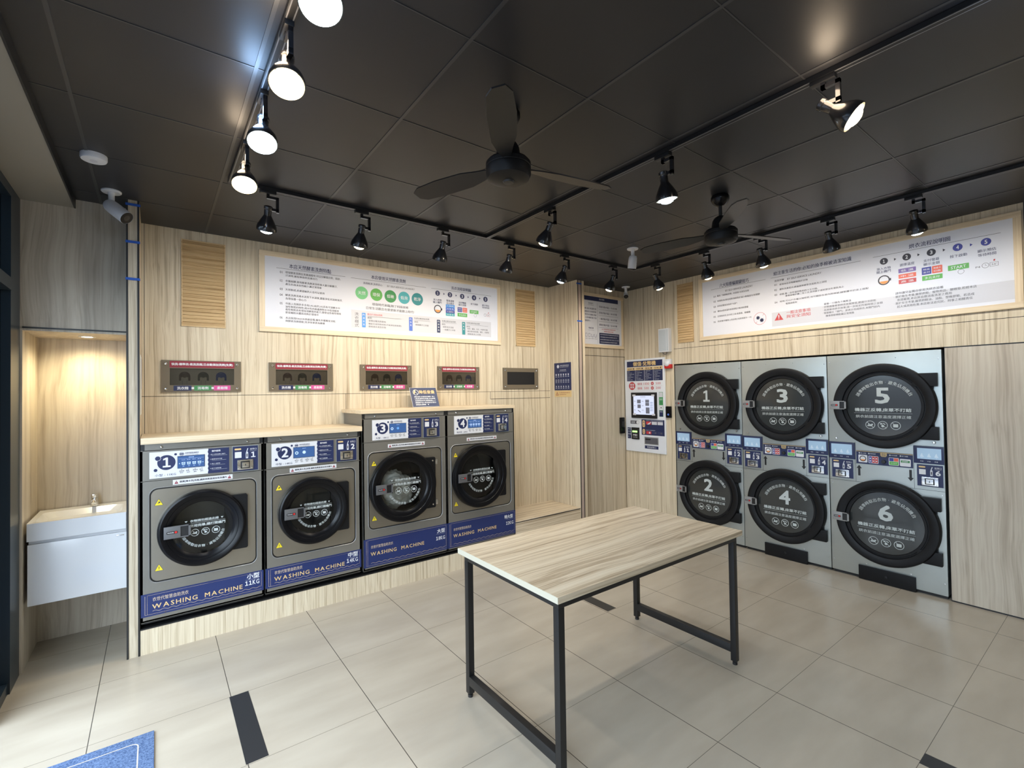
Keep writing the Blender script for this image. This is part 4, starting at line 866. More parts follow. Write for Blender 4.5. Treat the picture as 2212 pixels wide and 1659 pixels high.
# ------------------------------------------------------------ stacked dryers
def dryer(Y0, n_up, n_lo, label):
    W = 0.786; H = 1.930; zb = 0.0; sh = (0, 0, 0)
    t = thing('stacked_dryer', label, 'dryer', (XR, Y0, 0), RW, 'stacked dryers in the wall')
    b = MB().box(0.002, W-0.002, 0.0, 0.75, 0.028, H, 'steel_light', 0.002).box(0.01, W-0.01, 0.03, 0.7, 0.0, 0.03, 'black')
    y = -0.0004
    for z in (0.829,): b.rect(0.002, W-0.002, z-0.0012, z+0.0012, y, 'void')
    for x in (0.201, 0.598): b.rect(x-0.001, x+0.001, 0.829, 1.170, y, 'void')
    b.rect(0.598, W-0.002, 1.174, 1.176, y, 'void').rect(0.002, 0.201, 1.164, 1.166, y, 'void')
    b.build('body', t)
    for bx, bz in ((0.06, 1.195), (W-0.06, 1.205)): MB().lathe([(0.0001, 0.010), (0.008, 0.009), (0.011, 0.005), (0.012, 0)], 'chrome', (bx, 0, bz), n=18).build('bolt', t)
    for bx, bz in ((0.02, 1.87), (0.02, 0.80), (W-0.02, 1.86), (W-0.02, 0.80), (0.25, 1.885), (0.5, 1.885), (0.02, 0.12), (W-0.02, 0.12), (0.26, 0.135), (0.56, 0.135)): MB().lathe([(0.0001, 0.003), (0.004, 0.0025), (0.0045, 0)], 'chrome', (bx, 0, bz), n=8).build('screw', t)
    R = 0.352; Rg = 0.252; cx = 0.408
    for num, cz in ((n_up, 1.488), (n_lo, 0.516)):
        prof = [(Rg, 0.026), (Rg+0.004, 0.036), (Rg+0.020, 0.036), (Rg+0.022, 0.030), (Rg+0.030, 0.030), (Rg+0.034, 0.046), (Rg+0.046, 0.050), (R-0.020, 0.058), (R-0.007, 0.054), (R, 0.042), (R, -0.002)]
        d = MB().lathe(prof, 'rubber', (cx, 0, cz), n=80)
        for sgn in (1, -1):
            z0, z1 = (cz+0.158, cz+0.262) if sgn > 0 else (cz-0.262, cz-0.158)
            d.box(cx+0.20, 0.762, -0.040, -0.001, z0, z1, 'rubber', 0.006)
        d.box(cx+0.27, 0.735, -0.020, -0.001, cz-0.16, cz+0.16, 'rubber')
        dd = d.build('door', t)
        MB().lathe([(Rg+0.001, 0.0262), (Rg*0.75, 0.029), (Rg*0.35, 0.031), (0.0001, 0.0315)], 'glassfilm', (cx, 0, cz), n=64).build('glass', dd)
        a = MB(); y = -0.0335; k = 'film_white'
        a.arc_text('請準時取出衣物·避免佔用機台', cx+0.012, cz-0.012, 0.208, 153, 27, 0.029, y, k, bold=0.014)
        a.text(str(num), cx-0.042, cx+0.050, cz+0.085, 0.124, y, k, 0.035) if num != 1 else a.text('1', cx-0.034, cx+0.042, cz+0.085, 0.124, y, k, 0.035)
        a.text('機器正反轉,床單不打結', cx-0.192, cx+0.192, cz-0.034, 0.030, y, k, 0.025).rect(cx-0.198, cx+0.198, cz-0.0615, cz-0.060, y, k)
        a.text('烘衣前請注意溫度選擇正確', cx-0.186, cx+0.190, cz-0.090, 0.026, y, k, 0.015)
        for i in range(3): icon(a, i, cx-0.084+i*0.086, cz-0.160, 0.034, y, k)
        a.build('lettering', dd)
        latch(dd, cx-R-0.020, cx-R+0.105, cz+0.004, -0.056, 0.036, (0, 0, 0))
    for (x0, x1, z0, z1, sx0, sx1, num, cx0, cx1, cz0, cz1) in ((0.003, 0.200, 1.020, 1.163, 0.020, 0.178, n_up, 0.022, 0.184, 0.850, 1.013), (0.600, 0.783, 1.036, 1.173, 0.622, 0.768, n_lo, 0.618, 0.776, 0.858, 1.028)):
        p = MB().box(x0, x1, -0.006, 0, z0, z1, 'navy', 0.001); w = sx1-sx0
        for i, s_ in enumerate(('低溫', '中溫', '高溫')): a = sx0+w*(.12+.30*i); p.text(s_, a, a+0.020, z0+0.019, 0.009, -0.0066, 'mist', .01)
        pp = p.build('display_panel', t)
        s = MB().box(sx0, sx1, -0.0075, -0.006, z0+0.036, z1-0.016, 'screen_pale')
        for i in range(3):
            a = sx0+w*(.2+.3*i); s.poly([(a-0.012, z0+0.052), (a+0.014, z0+0.052), (a+0.006, z0+0.066), (a+0.002, z0+0.084), (a-0.006, z0+0.074)], -0.0080, 'screen_soft').circ(a, z0+0.046, 0.003, -0.0080, 'screen_soft', 8)
        s.build('screen', pp)
        kp = coin_art(MB(), cx0, cx1, cz0, cz1, -0.005, num).build('coin_panel', t)
        kw, kh = cx1-cx0, cz1-cz0
        coin_mech(kp, cx0+kw*.18, cx0+kw*.82, cz0+kh*.05, cz0+kh*.43, -0.0052, (0, 0, 0))
    g = MB().box(0.208, 0.594, -0.004, 0, 0.989, 1.102, 'navy'); y = -0.0046
    g.rect(0.208, 0.594, 1.094, 1.099, y, 'gold').poly([(0.380, 1.094), (0.424, 1.094), (0.424, 1.072), (0.416, 1.062), (0.388, 1.062), (0.380, 1.072)], y, 'gold').text('操作', 0.388, 0.416, 1.086, 0.011, y-.0004, 'navy_ink', .01).text('說明', 0.388, 0.416, 1.072, 0.011, y-.0004, 'navy_ink', .01)
    for i, (a, s_) in enumerate(((0.232, '放入衣物'), (0.300, '選擇溫度'), (0.445, '支付金額'), (0.515, '按下啟動'))): g.circ(a, 1.080, 0.006, y, 'white', 14).text(str(i+1), a-0.002, a+0.002, 1.080, 0.007, y-.0004, 'navy').text(s_, a+0.009, a+0.048, 1.080, 0.010, y, 'white', .01)
    g.rrect(0.224, 0.288, 1.002, 1.066, y, 'white', .006).ring(0.256, 1.034, 0.018, 0.024, y-.0004, 'dark', 24).poly([(0.256+0.018*cos(radians(q)), 1.034+0.018*sin(radians(q))) for q in range(200, 341, 20)], y-.0004, 'orange')
    g.rrect(0.296, 0.366, 1.000, 1.062, y, 'white', .006)
    for i, c_ in enumerate(('b3', 'red', 'red')): g.rrect(0.300+i*0.0215, 0.3195+i*0.0215, 1.004, 1.058, y-.0004, c_, .003).rect(0.305+i*0.0215, 0.314+i*0.0215, 1.036, 1.046, y-.0008, 'white').rect(0.305+i*0.0215, 0.314+i*0.0215, 1.014, 1.024, y-.0008, 'white')
    g.rrect(0.436, 0.504, 0.998, 1.062, y, 'white', .006).rect(0.440, 0.469, 1.032, 1.058, y-.0004, 'b3').rect(0.471, 0.500, 1.032, 1.058, y-.0004, 'red2').rect(0.440, 0.500, 1.002, 1.029, y-.0004, 'g2').text('多元支付', 0.450, 0.490, 1.016, 0.009, y-.0008, 'white')
    g.rrect(0.510, 0.580, 0.998, 1.058, y, 'white', .006).rrect(0.516, 0.574, 1.028, 1.046, y-.0004, 'green', .003).text('START', 0.526, 0.564, 1.037, 0.010, y-.0008, 'white', .02)
    g.build('guide_panel', t)
    MB().lathe([(0.0001, 0.013), (0.014, 0.012), (0.0165, 0.006), (0.0165, 0)], 'black', (0.402, -0.004, 1.022), n=24).build('knob', t)
    ar = MB()
    for x, up in ((0.226, 1), (0.576, -1)):
        c0 = 0.930
        ar.rect(x-0.0085, x+0.0085, c0-0.045 if up > 0 else c0-0.018, c0+0.018 if up > 0 else c0+0.045, -0.0008, 'black').poly([(x-0.020, c0+up*0.018), (x+0.020, c0+up*0.018), (x, c0+up*0.046)][::up], -0.0008, 'black')
    ar.build('arrow_sticker', t)
    if n_up > 1:
        v = MB().box(0.206, 0.592, -0.016, 0.0, 0.004, 0.120, 'rubber', 0.003).lathe([(0.0001, 0.020), (0.010, 0.019), (0.012, 0.015)], 'black', (0.40, 0, 0.066), n=16); v.build('drawer', t)
    return t
dryer(3.313, 1, 2, 'silver stacked dryer nearest the kiosk, its doors marked one and two')
dryer(2.525, 3, 4, 'middle silver stacked dryer between the other two')
dryer(1.736, 5, 6, 'silver stacked dryer next to the plain wood panel at the right')

# ------------------------------------------------------------ value-adding and change kiosk
t = thing('change_machine', 'white money changing kiosk with navy header and touch screen set in the wall', 'kiosk', (XR-0.001, 4.040, 0.880), RW)
mb = MB().box(0, 0.600, -0.014, 0, 0, 1.158, 'white_gloss', 0.002); y = -0.0146; zz = -0.880
mb.rect(0.036, 0.570, 1.941+zz, 2.014+zz, y, 'navy'); mb.text('儲值·兌幣機', 0.135, 0.475, 1.978+zz, 0.052, y-.0006, 'gold', 0.03)
for i in range(4):
    a = 0.036+i*0.1345; mb.rect(a, a+0.131, 1.899+zz, 1.936+zz, y, 'gold').rect(a, a+0.131, 1.764+zz, 1.899+zz, y, 'navy').text(('儲值優惠', '兌換硬幣', '儲值', '兌幣')[i], a+0.012, a+0.080, 1.917+zz, 0.016, y-.0005, 'navy_ink', .015).rect(a+0.095, a+0.112, 1.910+zz, 1.926+zz, y-.0005, 'navy_ink')
    for k in range(7): mb.text(('1.點選儲值', '2.放入卡片', '3.選擇金額', '4.投入紙鈔並確認', '5.機器開始寫入請勿移動', '6.取回卡片', '完成')[(k+i) % 7], a+0.008, a+0.045+0.011*((k*3+i*2) % 7), 1.885+zz-k*0.0175, 0.009, y-.0005, 'mist')
mb.circ(0.113, 1.702+zz, 0.050, y, 'red', 32)
for q, (u, v) in zip('儲值優惠', ((-1, 1), (1, 1), (-1, -1), (1, -1))): mb.text(q, 0.113+u*.017-.013, 0.113+u*.017+.013, 1.702+zz+v*.017, .026, y-.0005, 'white', .02)
mb.text('儲值', 0.196, 0.270, 1.727+zz, 0.030, y, 'red', .01).text('1000', 0.288, 0.375, 1.727+zz, 0.030, y, 'red').text('500', 0.470, 0.540, 1.729+zz, 0.028, y, 'red').circ(0.420, 1.728+zz, 0.021, y, 'red', 20).text('送', 0.409, 0.431, 1.728+zz, .022, y-.0005, 'white', .01)
mb.text('儲值', 0.196, 0.270, 1.672+zz, 0.030, y, 'red', .01).text('500', 0.300, 0.368, 1.672+zz, 0.030, y, 'red').text('200', 0.470, 0.540, 1.674+zz, 0.028, y, 'red').circ(0.420, 1.673+zz, 0.021, y, 'red', 20).text('送', 0.409, 0.431, 1.673+zz, .022, y-.0005, 'white', .01).rect(0.185, 0.560, 1.699+zz, 1.701+zz, y, 'tan')
mb.box(0.513, 0.569, -0.0155, -0.014, 1.327+zz, 1.622+zz, 'g3').rect(0.516, 0.566, 1.560+zz, 1.618+zz, -0.0160, 'lgray').rect(0.516, 0.566, 1.404+zz, 1.465+zz, -0.0160, 'white').rect(0.516, 0.566, 1.329+zz, 1.400+zz, -0.0160, 'navy').text('支付', 0.521, 0.561, 1.535+zz, 0.024, -0.0160, 'white', .01).rect(0.525, 0.557, 1.480+zz, 1.510+zz, -0.0160, 'green').circ(0.541, 1.435+zz, 0.008, -0.0165, 'gray').text('行動支付', 0.521, 0.561, 1.385+zz, 0.012, -0.0165, 'white', .01)
mb.rect(0.077, 0.200, 1.224+zz, 1.266+zz, y, 'gray').text('注意', 0.090, 0.145, 1.245+zz, 0.026, y-.0005, 'white', .01).circ(0.190, 1.245+zz, 0.022, y-.0005, 'white').rect(0.195, 0.235, 1.247+zz, 1.258+zz, y-.0006, 'white').ring(0.190, 1.245+zz, 0.020, 0.022, y-.0008, 'gray')
mb.rect(0.248, 0.582, 1.094+zz, 1.286+zz, y, 'navy').rrect(0.262, 0.300, 1.188+zz, 1.276+zz, y-.0004, 'gold', .018).rrect(0.262, 0.300, 1.102+zz, 1.168+zz, y-.0004, 'gold', .018)
for i, q in enumerate('儲值投幣'): mb.text(q, 0.271, 0.291, (1.250, 1.215, 1.148, 1.122)[i]+zz, .020, y-.0008, 'navy_ink', .01)
mb.text('可接受下列紙鈔硬幣面額儲值使用', 0.315, 0.560, 1.275+zz, 0.010, y-.0005, 'mist').text('接受下列面額硬幣', 0.315, 0.45, 1.154+zz, 0.010, y-.0005, 'mist')
for i in range(3):
    a = 0.318+i*0.084; mb.rect(a, a+0.074, 1.225+zz, 1.262+zz, y-.0005, ('red', 'lgray', 'lgray')[i]).rect(a, a+0.074, 1.108+zz, 1.142+zz, y-.0005, ('red', 'navy_ink', 'navy_ink')[i])
    mb.poly([(a+0.01, 1.225+zz), (a+0.045, 1.225+zz), (a+0.074, 1.25+zz), (a+0.074, 1.262+zz)], y-.0009, 'mist').circ(a+0.05, 1.125+zz, .011, y-.0009, ('mist', 'gray', 'gray')[i])
mb.rect(0.029, 0.083, 1.036+zz, 1.176+zz, y, 'navy')
for i, q in enumerate('紙鈔投入口儲值'): mb.text(q, 0.034+0.024*(i//4), 0.054+0.024*(i//4), 1.158-0.032*(i % 4)+zz, .020, y-.0005, 'mist', .01)
mb.rect(0.292, 0.491, 0.928+zz, 0.966+zz, y, 'navy').text('零錢退幣口', 0.325, 0.455, 0.947+zz, 0.022, y-.0005, 'mist', .01)
mb.build('cabinet_face', t)
s = MB().box(0.104, 0.486, -0.030, -0.014, 1.301+zz, 1.619+zz, 'black', 0.004); sc = s.build('monitor', t)
s = MB().box(0.142, 0.452, -0.0315, -0.0300, 1.345+zz, 1.580+zz, 'screen_white'); y = -0.0320
for q, w_ in ((0.150, 0.026), (0.272, 0.026)):
    for k in range(3): s.text('選項', q, q+w_, 1.510-k*0.055+zz, 0.012, y, 'screen_dark')
for (a, b_, c_, d_) in ((0.200, 0.255, 1.485, 1.530), (0.205, 0.255, 1.425, 1.470), (0.325, 0.380, 1.495, 1.530), (0.325, 0.380, 1.455, 1.492), (0.330, 0.385, 1.360, 1.435)): s.rect(a, b_, c_+zz, d_+zz, y, 'screen_dark')
for k in range(6): s.rect(0.395, 0.435, 1.395+k*0.02+zz, 1.400+k*0.02+zz, y, 'screen_blue')
s.text('自助服務機台', 0.25, 0.33, 1.565+zz, 0.012, y, 'screen_dark').line(0.21, 1.40+zz, 0.25, 1.375+zz, 0.01, y, 'screen_dark')
so = s.build('screen', sc)
mb = MB()
for a, b_ in ((0.13, 1.572), (0.415, 1.572), (0.135, 1.337), (0.42, 1.337)): mb.box(a, a+0.045, -0.0335, -0.0312, b_+zz, b_+0.022+zz, 'lgray')
mb.build('corner_clip', sc)
s = MB().box(0.098, 0.214, -0.026, -0.014, 1.031+zz, 1.180+zz, 'black', 0.002).rrect(0.112, 0.190, 1.118+zz, 1.140+zz, -0.0266, 'led_green', .005).text('MEI', 0.125, 0.185, 1.085+zz, .022, -0.0266, 'white', .02).text('ADVANCE', 0.125, 0.188, 1.057+zz, .010, -0.0266, 'mist'); s.build('bill_acceptor', t)
s = MB().box(0.290, 0.494, -0.0175, -0.014, 0.980+zz, 1.072+zz, 'latch_light', 0.001).box(0.300, 0.484, -0.0180, -0.0172, 0.990+zz, 1.062+zz, 'gray').box(0.305, 0.38, -0.0190, -0.0178, 1.035+zz, 1.05+zz, 'black'); s.build('coin_tray', t)

# things on the wall round the kiosk
t = thing('wall_speaker', 'white column loudspeaker hanging above the red alarm', 'speaker', (XR, 3.487, 2.094), RW)
MB().box(0, 0.142, -0.062, -0.001, 0.0, 0.278, 'white', 0.006).build('housing', t)
MB().box(0.008, 0.134, -0.0635, -0.061, 0.014, 0.264, 'speaker_cloth', 0.001).rect(0.108, 0.113, 0.012, 0.266, -0.0640, 'white').build('grille', t)
MB().tube([(0.05, -0.05, -0.001), (0.055, -0.045, -0.02), (0.075, -0.04, -0.028), (0.10, -0.04, -0.018), (0.105, -0.045, -0.001)], 0.003, 'gray', 6).build('cable', t)
t = thing('fire_alarm', 'red and white alarm sounder at the top right of the kiosk', 'alarm', (XR, 3.384, 1.950), RW)
MB().box(-0.045, 0.045, -0.040, -0.001, -0.050, -0.002, 'alarm_red', 0.006).box(-0.043, 0.043, -0.036, -0.001, -0.003, 0.060, 'white', 0.006).build('base', t)
MB().lathe([(0.0001, 0.058), (0.02, 0.056), (0.034, 0.047), (0.038, 0.036), (0.038, 0.0)], 'white_gloss', (-0.008, 0, 0.010), n=28).build('dome', t)
t = thing('card_reader', 'black keypad with blue ring light between the kiosk and dryer 1', 'card reader', (XR, 3.398, 1.318), RW)
MB().box(-0.037, 0.037, -0.022, -0.001, 0, 0.135, 'black_gloss', 0.008).build('housing', t)
MB().ring(0.0, 0.038, 0.0075, 0.0095, -0.0226, 'led_blue', 24).build('ring_light', t)
t = thing('door_lock', 'tall black electronic lock on the wood door', 'lock', (4.770, YD, 1.100))
MB().box(-0.036, 0.036, -0.034, -0.001, 0, 0.205, 'black_gloss', 0.010).build('housing', t)
MB().box(-0.022, 0.022, -0.0355, -0.033, 0.085, 0.155, 'black', 0.001).build('keypad', t)

# masking tape on the pilasters
for i, (x0, x1, z, lb) in enumerate(((-0.150, -0.074, 2.892, 'top piece of blue tape on the left pilaster, behind the camera'), (-0.150, -0.076, 2.651, 'middle piece of blue tape on the left pilaster'), (-0.150, -0.076, 2.412, 'lowest piece of blue tape on the left pilaster'), (3.858, 3.940, 2.884, 'upper piece of blue tape on the pilaster left of the framed poster'), (3.858, 3.942, 2.452, 'lower piece of blue tape on the pilaster left of the framed poster'))):
    o = MB().box(0, x1-x0, -0.0035, -0.0025, -0.008, 0.008, 'tape').build('tape_strip'); tag(o, lb, 'tape', 'blue tape on the pilasters', (x0, YF, z))

# ------------------------------------------------------------ wash basin
t = thing('wash_basin', 'white ceramic basin on the cabinet in the lit alcove', 'basin', (-0.392, 4.33, 0.780))
mb = MB(); hw = 0.237; z1 = 0.108
mb.box(-hw+0.003, hw-0.003, -0.219, 0.217, 0.001, z1-0.04, 'white_gloss')
ins = rr_loop(-hw+0.028, hw-0.028, -0.185, 0.135, 0.04); outl = rr_loop(-hw, hw, -0.222, 0.22, 0.004); low = rr_loop(-hw+0.06, hw-0.06, -0.15, 0.10, 0.05)
def hb(la, za, lb, zb_):   # horizontal bridge
    n = len(la); mb.add([(x, yy, za) for x, yy in la]+[(x, yy, zb_) for x, yy in lb], [(i, (i+1) % n, n+(i+1) % n, n+i) for i in range(n)], 'white_gloss')
hb(outl, 0.0, outl, z1); hb(outl, z1, ins, z1-0.002); hb(ins, z1-0.002, low, z1-0.036)
mb.add([(x, yy, z1-0.036) for x, yy in low], [tuple(range(len(low)))], 'white_gloss')
mb.build('bowl', t)
t = thing('basin_tap', 'small chrome mixer tap standing on the white basin', 'tap', (-0.345, 4.50, 0.889))
MB().lathe([(0.0001, 0), (0.026, 0), (0.026, 0.008), (0.020, 0.012), (0.019, 0.055), (0.0001, 0.058)], 'chrome', (0, 0, 0), (0, 0, 1), 24).build('tap_body', t)
MB().tube([(0, -0.01, 0.035), (0, -0.07, 0.042), (0, -0.085, 0.032)], 0.011, 'chrome', 14).build('spout', t)
MB().lathe([(0.0001, 0), (0.020, 0), (0.021, 0.018), (0.012, 0.026), (0.0001, 0.027)], 'chrome', (0, 0, 0.058), (0, 0, 1), 24).box(-0.009, 0.009, -0.06, 0.0, 0.078, 0.088, 'chrome', 0.003).build('handle', t)
t = thing('vanity_cabinet', 'white wall hung cabinet under the basin in the alcove', 'cabinet', (-0.392, 4.33, 0.385))
MB().box(-0.232, 0.236, -0.190, 0.225, 0, 0.392, 'white', 0.002).build('body', t)
d = MB().box(-0.234, 0.238, -0.212, -0.193, 0.0, 0.372, 'white_gloss', 0.002).build('door', t)
MB().box(0.185, 0.225, -0.216, -0.211, 0.350, 0.356, 'chrome', 0.001).build('handle', d)
t = thing('downlight', 'small round downlight in the alcove ceiling above the basin', 'light', (-0.37, 4.33, 2.07))
MB().lathe([(0.030, -0.002), (0.030, 0.003), (0.045, 0.004), (0.047, 0.0), (0.047, -0.002)], 'white', (0, 0, 0), (0, 0, -1), 32).build('trim_ring', t)
MB().lathe([(0.0001, 0.001), (0.030, 0.001)], 'downlight', (0, 0, 0), (0, 0, -1), 32).build('lens', t)
l = bpy.data.lights.new('downlight_light', 'SPOT'); l.energy = 22; l.color = (1.0, 0.84, 0.52); l.spot_size = radians(165); l.spot_blend = 1.0; l.shadow_soft_size = 0.03
o = bpy.data.objects.new('downlight_light', l); COL.objects.link(o); o.location = (-0.37, 4.33, 2.055)

# ------------------------------------------------------------ table
t = thing('folding_table', 'wood topped work table on a black square tube frame in the middle of the room', 'table', (2.07, 1.885, 0))
tx0, tx1, ty0, ty1 = 1.326-2.07, 2.817-2.07, 1.477-1.885, 2.288-1.885
MB().box(tx0+0.0015, tx1-0.0015, ty0+0.0015, ty1-0.0015, 0.770, 0.7985, 'ash_table').box(tx0, tx0+0.0015, ty0, ty1, 0.7705, 0.798, 'edge_band').box(tx1-0.0015, tx1, ty0, ty1, 0.7705, 0.798, 'edge_band').box(tx0+0.0015, tx1-0.0015, ty0, ty0+0.0015, 0.7705, 0.798, 'ash_h').box(tx0+0.0015, tx1-0.0015, ty1-0.0015, ty1, 0.7705, 0.798, 'ash_h').build('tabletop', t)
q = 0.034; lx = (1.352-2.07, 2.795-2.07-q); ly = (1.503-1.885, 2.262-1.885-q)
for a in lx:
    for b_ in ly:
        MB().box(a, a+q, b_, b_+q, 0.022, 0.735, 'black_metal', 0.002).build('leg', t)
        f_ = MB().lathe([(0.0001, 0.0), (0.014, 0.0), (0.014, 0.014), (0.009, 0.015), (0.009, 0.024)], 'black', (a+q/2, b_+q/2, 0), (0, 0, 1), 16).build('foot', t)
for b_ in ly: MB().box(lx[0]+0.0, lx[1]+q, b_, b_+q, 0.7352, 0.7695, 'black_metal', 0.002).build('rail', t)
for a in lx: MB().box(a, a+q, ly[0]+q, ly[1], 0.7352, 0.7695, 'black_metal', 0.002).build('rail', t); MB().box(a, a+q, ly[0]+q, ly[1], 0.070, 0.118, 'black_metal', 0.002).build('stretcher', t)

# floor mat
t = thing('floor_mat', 'blue carpet mat with a pale border line on the tiles near the glass front', 'mat', (-0.32, 2.48, 0))
MB().box(-0.30, 0.313, -0.60, 0.497, 0.0005, 0.009, 'rug', 0.003).build('carpet', t)
mb = MB()
lp = rr_loop(-0.25, 0.255, -0.54, 0.438, 0.03); n = len(lp); li = rr_loop(-0.245, 0.250, -0.535, 0.433, 0.026)
mb.add([(x, yy, 0.0096) for x, yy in lp]+[(x, yy, 0.0096) for x, yy in li], [(i, (i+1) % n, n+(i+1) % n, n+i) for i in range(n)], 'rug_line'); mb.build('border_line', t)

# ------------------------------------------------------------ ceiling devices
t = thing('smoke_sensor', 'white round sensor on the black ceiling above the camera by the bulkhead', 'sensor', (-0.255, 3.285, CEIL))
MB().lathe([(0.0001, 0), (0.056, 0), (0.056, 0.020), (0.052, 0.028), (0.024, 0.031), (0.0001, 0.031)], 'white', (0, 0, 0), (0, 0, -1), 40).build('housing', t)
MB().lathe([(0.0001, 0.0335), (0.016, 0.032), (0.017, 0.030)], 'lgray', (0, 0, 0), (0, 0, -1), 20).build('lens', t)
def cctv(loc, aim, label, L=0.15, r=0.040):
    t = thing('security_camera', label, 'camera', loc, 0, 'security cameras')
    MB().lathe([(0.0001, 0), (0.050, 0), (0.050, 0.007), (0.046, 0.011), (0.0001, 0.011)], 'white', (0, 0, 0), (0, 0, -1), 32).build('base', t)
    MB().lathe([(0.018, 0.010), (0.016, 0.03), (0.016, 0.062), (0.020, 0.066), (0.020, 0.082), (0.0001, 0.084)], 'white', (0, 0, 0), (0, 0, -1), 20).build('bracket', t)
    a = Vector(aim).normalized(); c = Vector((0, 0, -0.095))-a*0.03
    b = MB().lathe([(0.0001, 0), (r*.75, 0.002), (r*.95, 0.02), (r, 0.05), (r, L), (r*.96, L+0.004), (r*.90, L-0.004)], 'white', c, a, 32).build('housing', t)
    MB().lathe([(0.0001, L+0.006), (r*.45, L+0.005), (r*.97, L+0.003)], ['black', 'rubber'], c, a, 28).build('lens', b)
    return t
cctv((-0.213, 3.800, CEIL), (0.62, -0.50, -0.62), 'white bullet camera aimed into the room beside the left pilaster')
cctv((3.440, 2.750, CEIL), (0.10, 0.25, -1.0), 'white camera seen from behind, hanging before the corner of the light tracks', 0.11, 0.038)
cctv((4.645, 3.830, CEIL), (-0.62, -0.55, -0.75), 'small white camera high in the far corner above the kiosk', 0.075, 0.028)

# ------------------------------------------------------------ light tracks and lamps
TZ = CEIL-0.0025
def track(x0, x1, y0, y1, label):
    o = MB().box(x0, x1, y0, y1, TZ-0.020, TZ, 'black_metal')
    if x1-x0 > y1-y0: o.box(x0, x1, y0+0.004, y0+0.008, TZ-0.0206, TZ-0.019, 'latch_grey').box(x0, x1, y1-0.008, y1-0.004, TZ-0.0206, TZ-0.019, 'latch_grey')
    else: o.box(x0+0.004, x0+0.008, y0, y1, TZ-0.0206, TZ-0.019, 'latch_grey').box(x1-0.008, x1-0.004, y0, y1, TZ-0.0206, TZ-0.019, 'latch_grey')
    tag(o.build('light_track'), label, 'track', 'lighting tracks')
track(0.344, 4.028, 3.183, 3.217, 'black ceiling track running parallel to the washer wall')
track(3.994, 4.028, -2.0, 3.183, 'black ceiling track running along the dryer wall')
track(2.150, 2.184, -2.0, 3.183, 'black ceiling track across the middle between the two fans')
track(0.344, 0.378, -2.0, 3.183, 'black ceiling track at the left carrying the dazzling lamps')
PROTO = {}
def head_parts(t, arm, aim, bulb, lit, out=True):
    a = Vector(aim).normalized(); arm = Vector(arm)
    MB().box(-0.045 if arm.x else -0.015, 0.045 if arm.x else 0.015, -0.015 if arm.x else -0.045, 0.015 if arm.x else 0.045, -0.020, 0.0, 'black_metal', 0.002).build('adapter', t)
    A = MB(); w = 0.008; e = arm*0.052; perp = Vector((0, 1, 0)) if arm.x else Vector((1, 0, 0))
    def bar(p, q):
        lo = [min(p[i], q[i])-w for i in range(3)]; hi = [max(p[i], q[i])+w for i in range(3)]; A.box(lo[0], hi[0], lo[1], hi[1], lo[2], hi[2], 'lamp_black')
    bar((0, 0, -0.022), (0, 0, -0.040)); bar((0, 0, -0.040), (e.x, e.y, -0.040)); bar((e.x, e.y, -0.040), (e.x, e.y, -0.118)); pv = Vector((0, 0, -0.112)); bar((e.x, e.y, -0.112), (e.x*0.3, e.y*0.3, -0.112)); A.build('arm', t)
    o = pv-a*0.022
    prof = [(0.0001, 0.0), (0.017, 0.002), (0.024, 0.006), (0.024, 0.020), (0.021, 0.024), (0.021, 0.058), (0.023, 0.062), (0.025, 0.066), (0.040, 0.092), (0.054, 0.120), (0.0575, 0.136), (0.0575, 0.150), (0.0545, 0.150), (0.053, 0.136), (0.038, 0.100), (0.030, 0.085)]
    MB().lathe(prof, ['lamp_black']*12+['reflector' if lit else 'lamp_black']*3, o, a, 36).build('shade', t)
    k = 0.028 if out else 0
    MB().lathe([(0.0001, 0.142+k), (0.018, 0.140+k), (0.030, 0.134+k), (0.040, 0.122+k*.7), (0.042, 0.114+k*.5), (0.030, 0.092)], bulb, o, a, 30).build('bulb', t)
    return o+a*0.176, a
def lamp(x, y, arm, aim, warm, power, label, out=True, glow_fill=0.0):
    t = thing('track_lamp', label, 'lamp', (x, y, TZ-0.0195), 0, 'black track lamps')
    key = (arm, tuple(aim), warm, out)
    if key in PROTO:
        src, p, a = PROTO[key]
        for ch in src.children:
            c = ch.copy(); COL.objects.link(c); c.parent = t
    else:
        p, a = head_parts(t, arm, aim, 'bulb_warm' if warm else 'bulb_cool', True, out); PROTO[key] = (t, p, a)
    col = WARM if warm == 1 else (COOL if warm == 0 else NEUT)
    l = bpy.data.lights.new('lamp_light', 'SPOT'); l.energy = power; l.color = col; l.spot_size = radians(164); l.spot_blend = 0.75; l.shadow_soft_size = 0.035
    o = bpy.data.objects.new('lamp_light', l); COL.objects.link(o); o.location = Vector(t.location)+p; o.rotation_euler = a.to_track_quat('-Z', 'Y').to_euler()
    if glow_fill:       # added point light without a real source, brightens the ceiling like lens glare
        l = bpy.data.lights.new('ceiling_glow_fill', 'POINT'); l.energy = glow_fill; l.color = (0.38, 0.62, 1.0) if warm == 0 else (1.0, 0.78, 0.55); l.shadow_soft_size = 0.05
        o = bpy.data.objects.new('ceiling_glow_fill', l); COL.objects.link(o); o.location = Vector(t.location)+Vector((-0.03, -0.03, -0.09))
    return t
PX, PY = (1, 0, 0), (0, -1, 0)
wy = (0, 0.5, -1.0); rx = (0.52, 0, -1.0)
lamp(0.555, 3.2, PX, wy, 0, LAMP_W, 'leftmost track lamp over the washers, washed out by glare')
lamp(1.134, 3.2, PX, wy, 1, LAMP_W, 'track lamp with warm bulb, left of the lamp before the washer board')
lamp(1.760, 3.2, PX, wy, 1, LAMP_W, 'track lamp over the washers, bulb hidden, before the joint of two tracks', out=False)
lamp(2.390, 3.2, PX, wy, 1, LAMP_W, 'track lamp over the washers just right of the track joint', out=False)
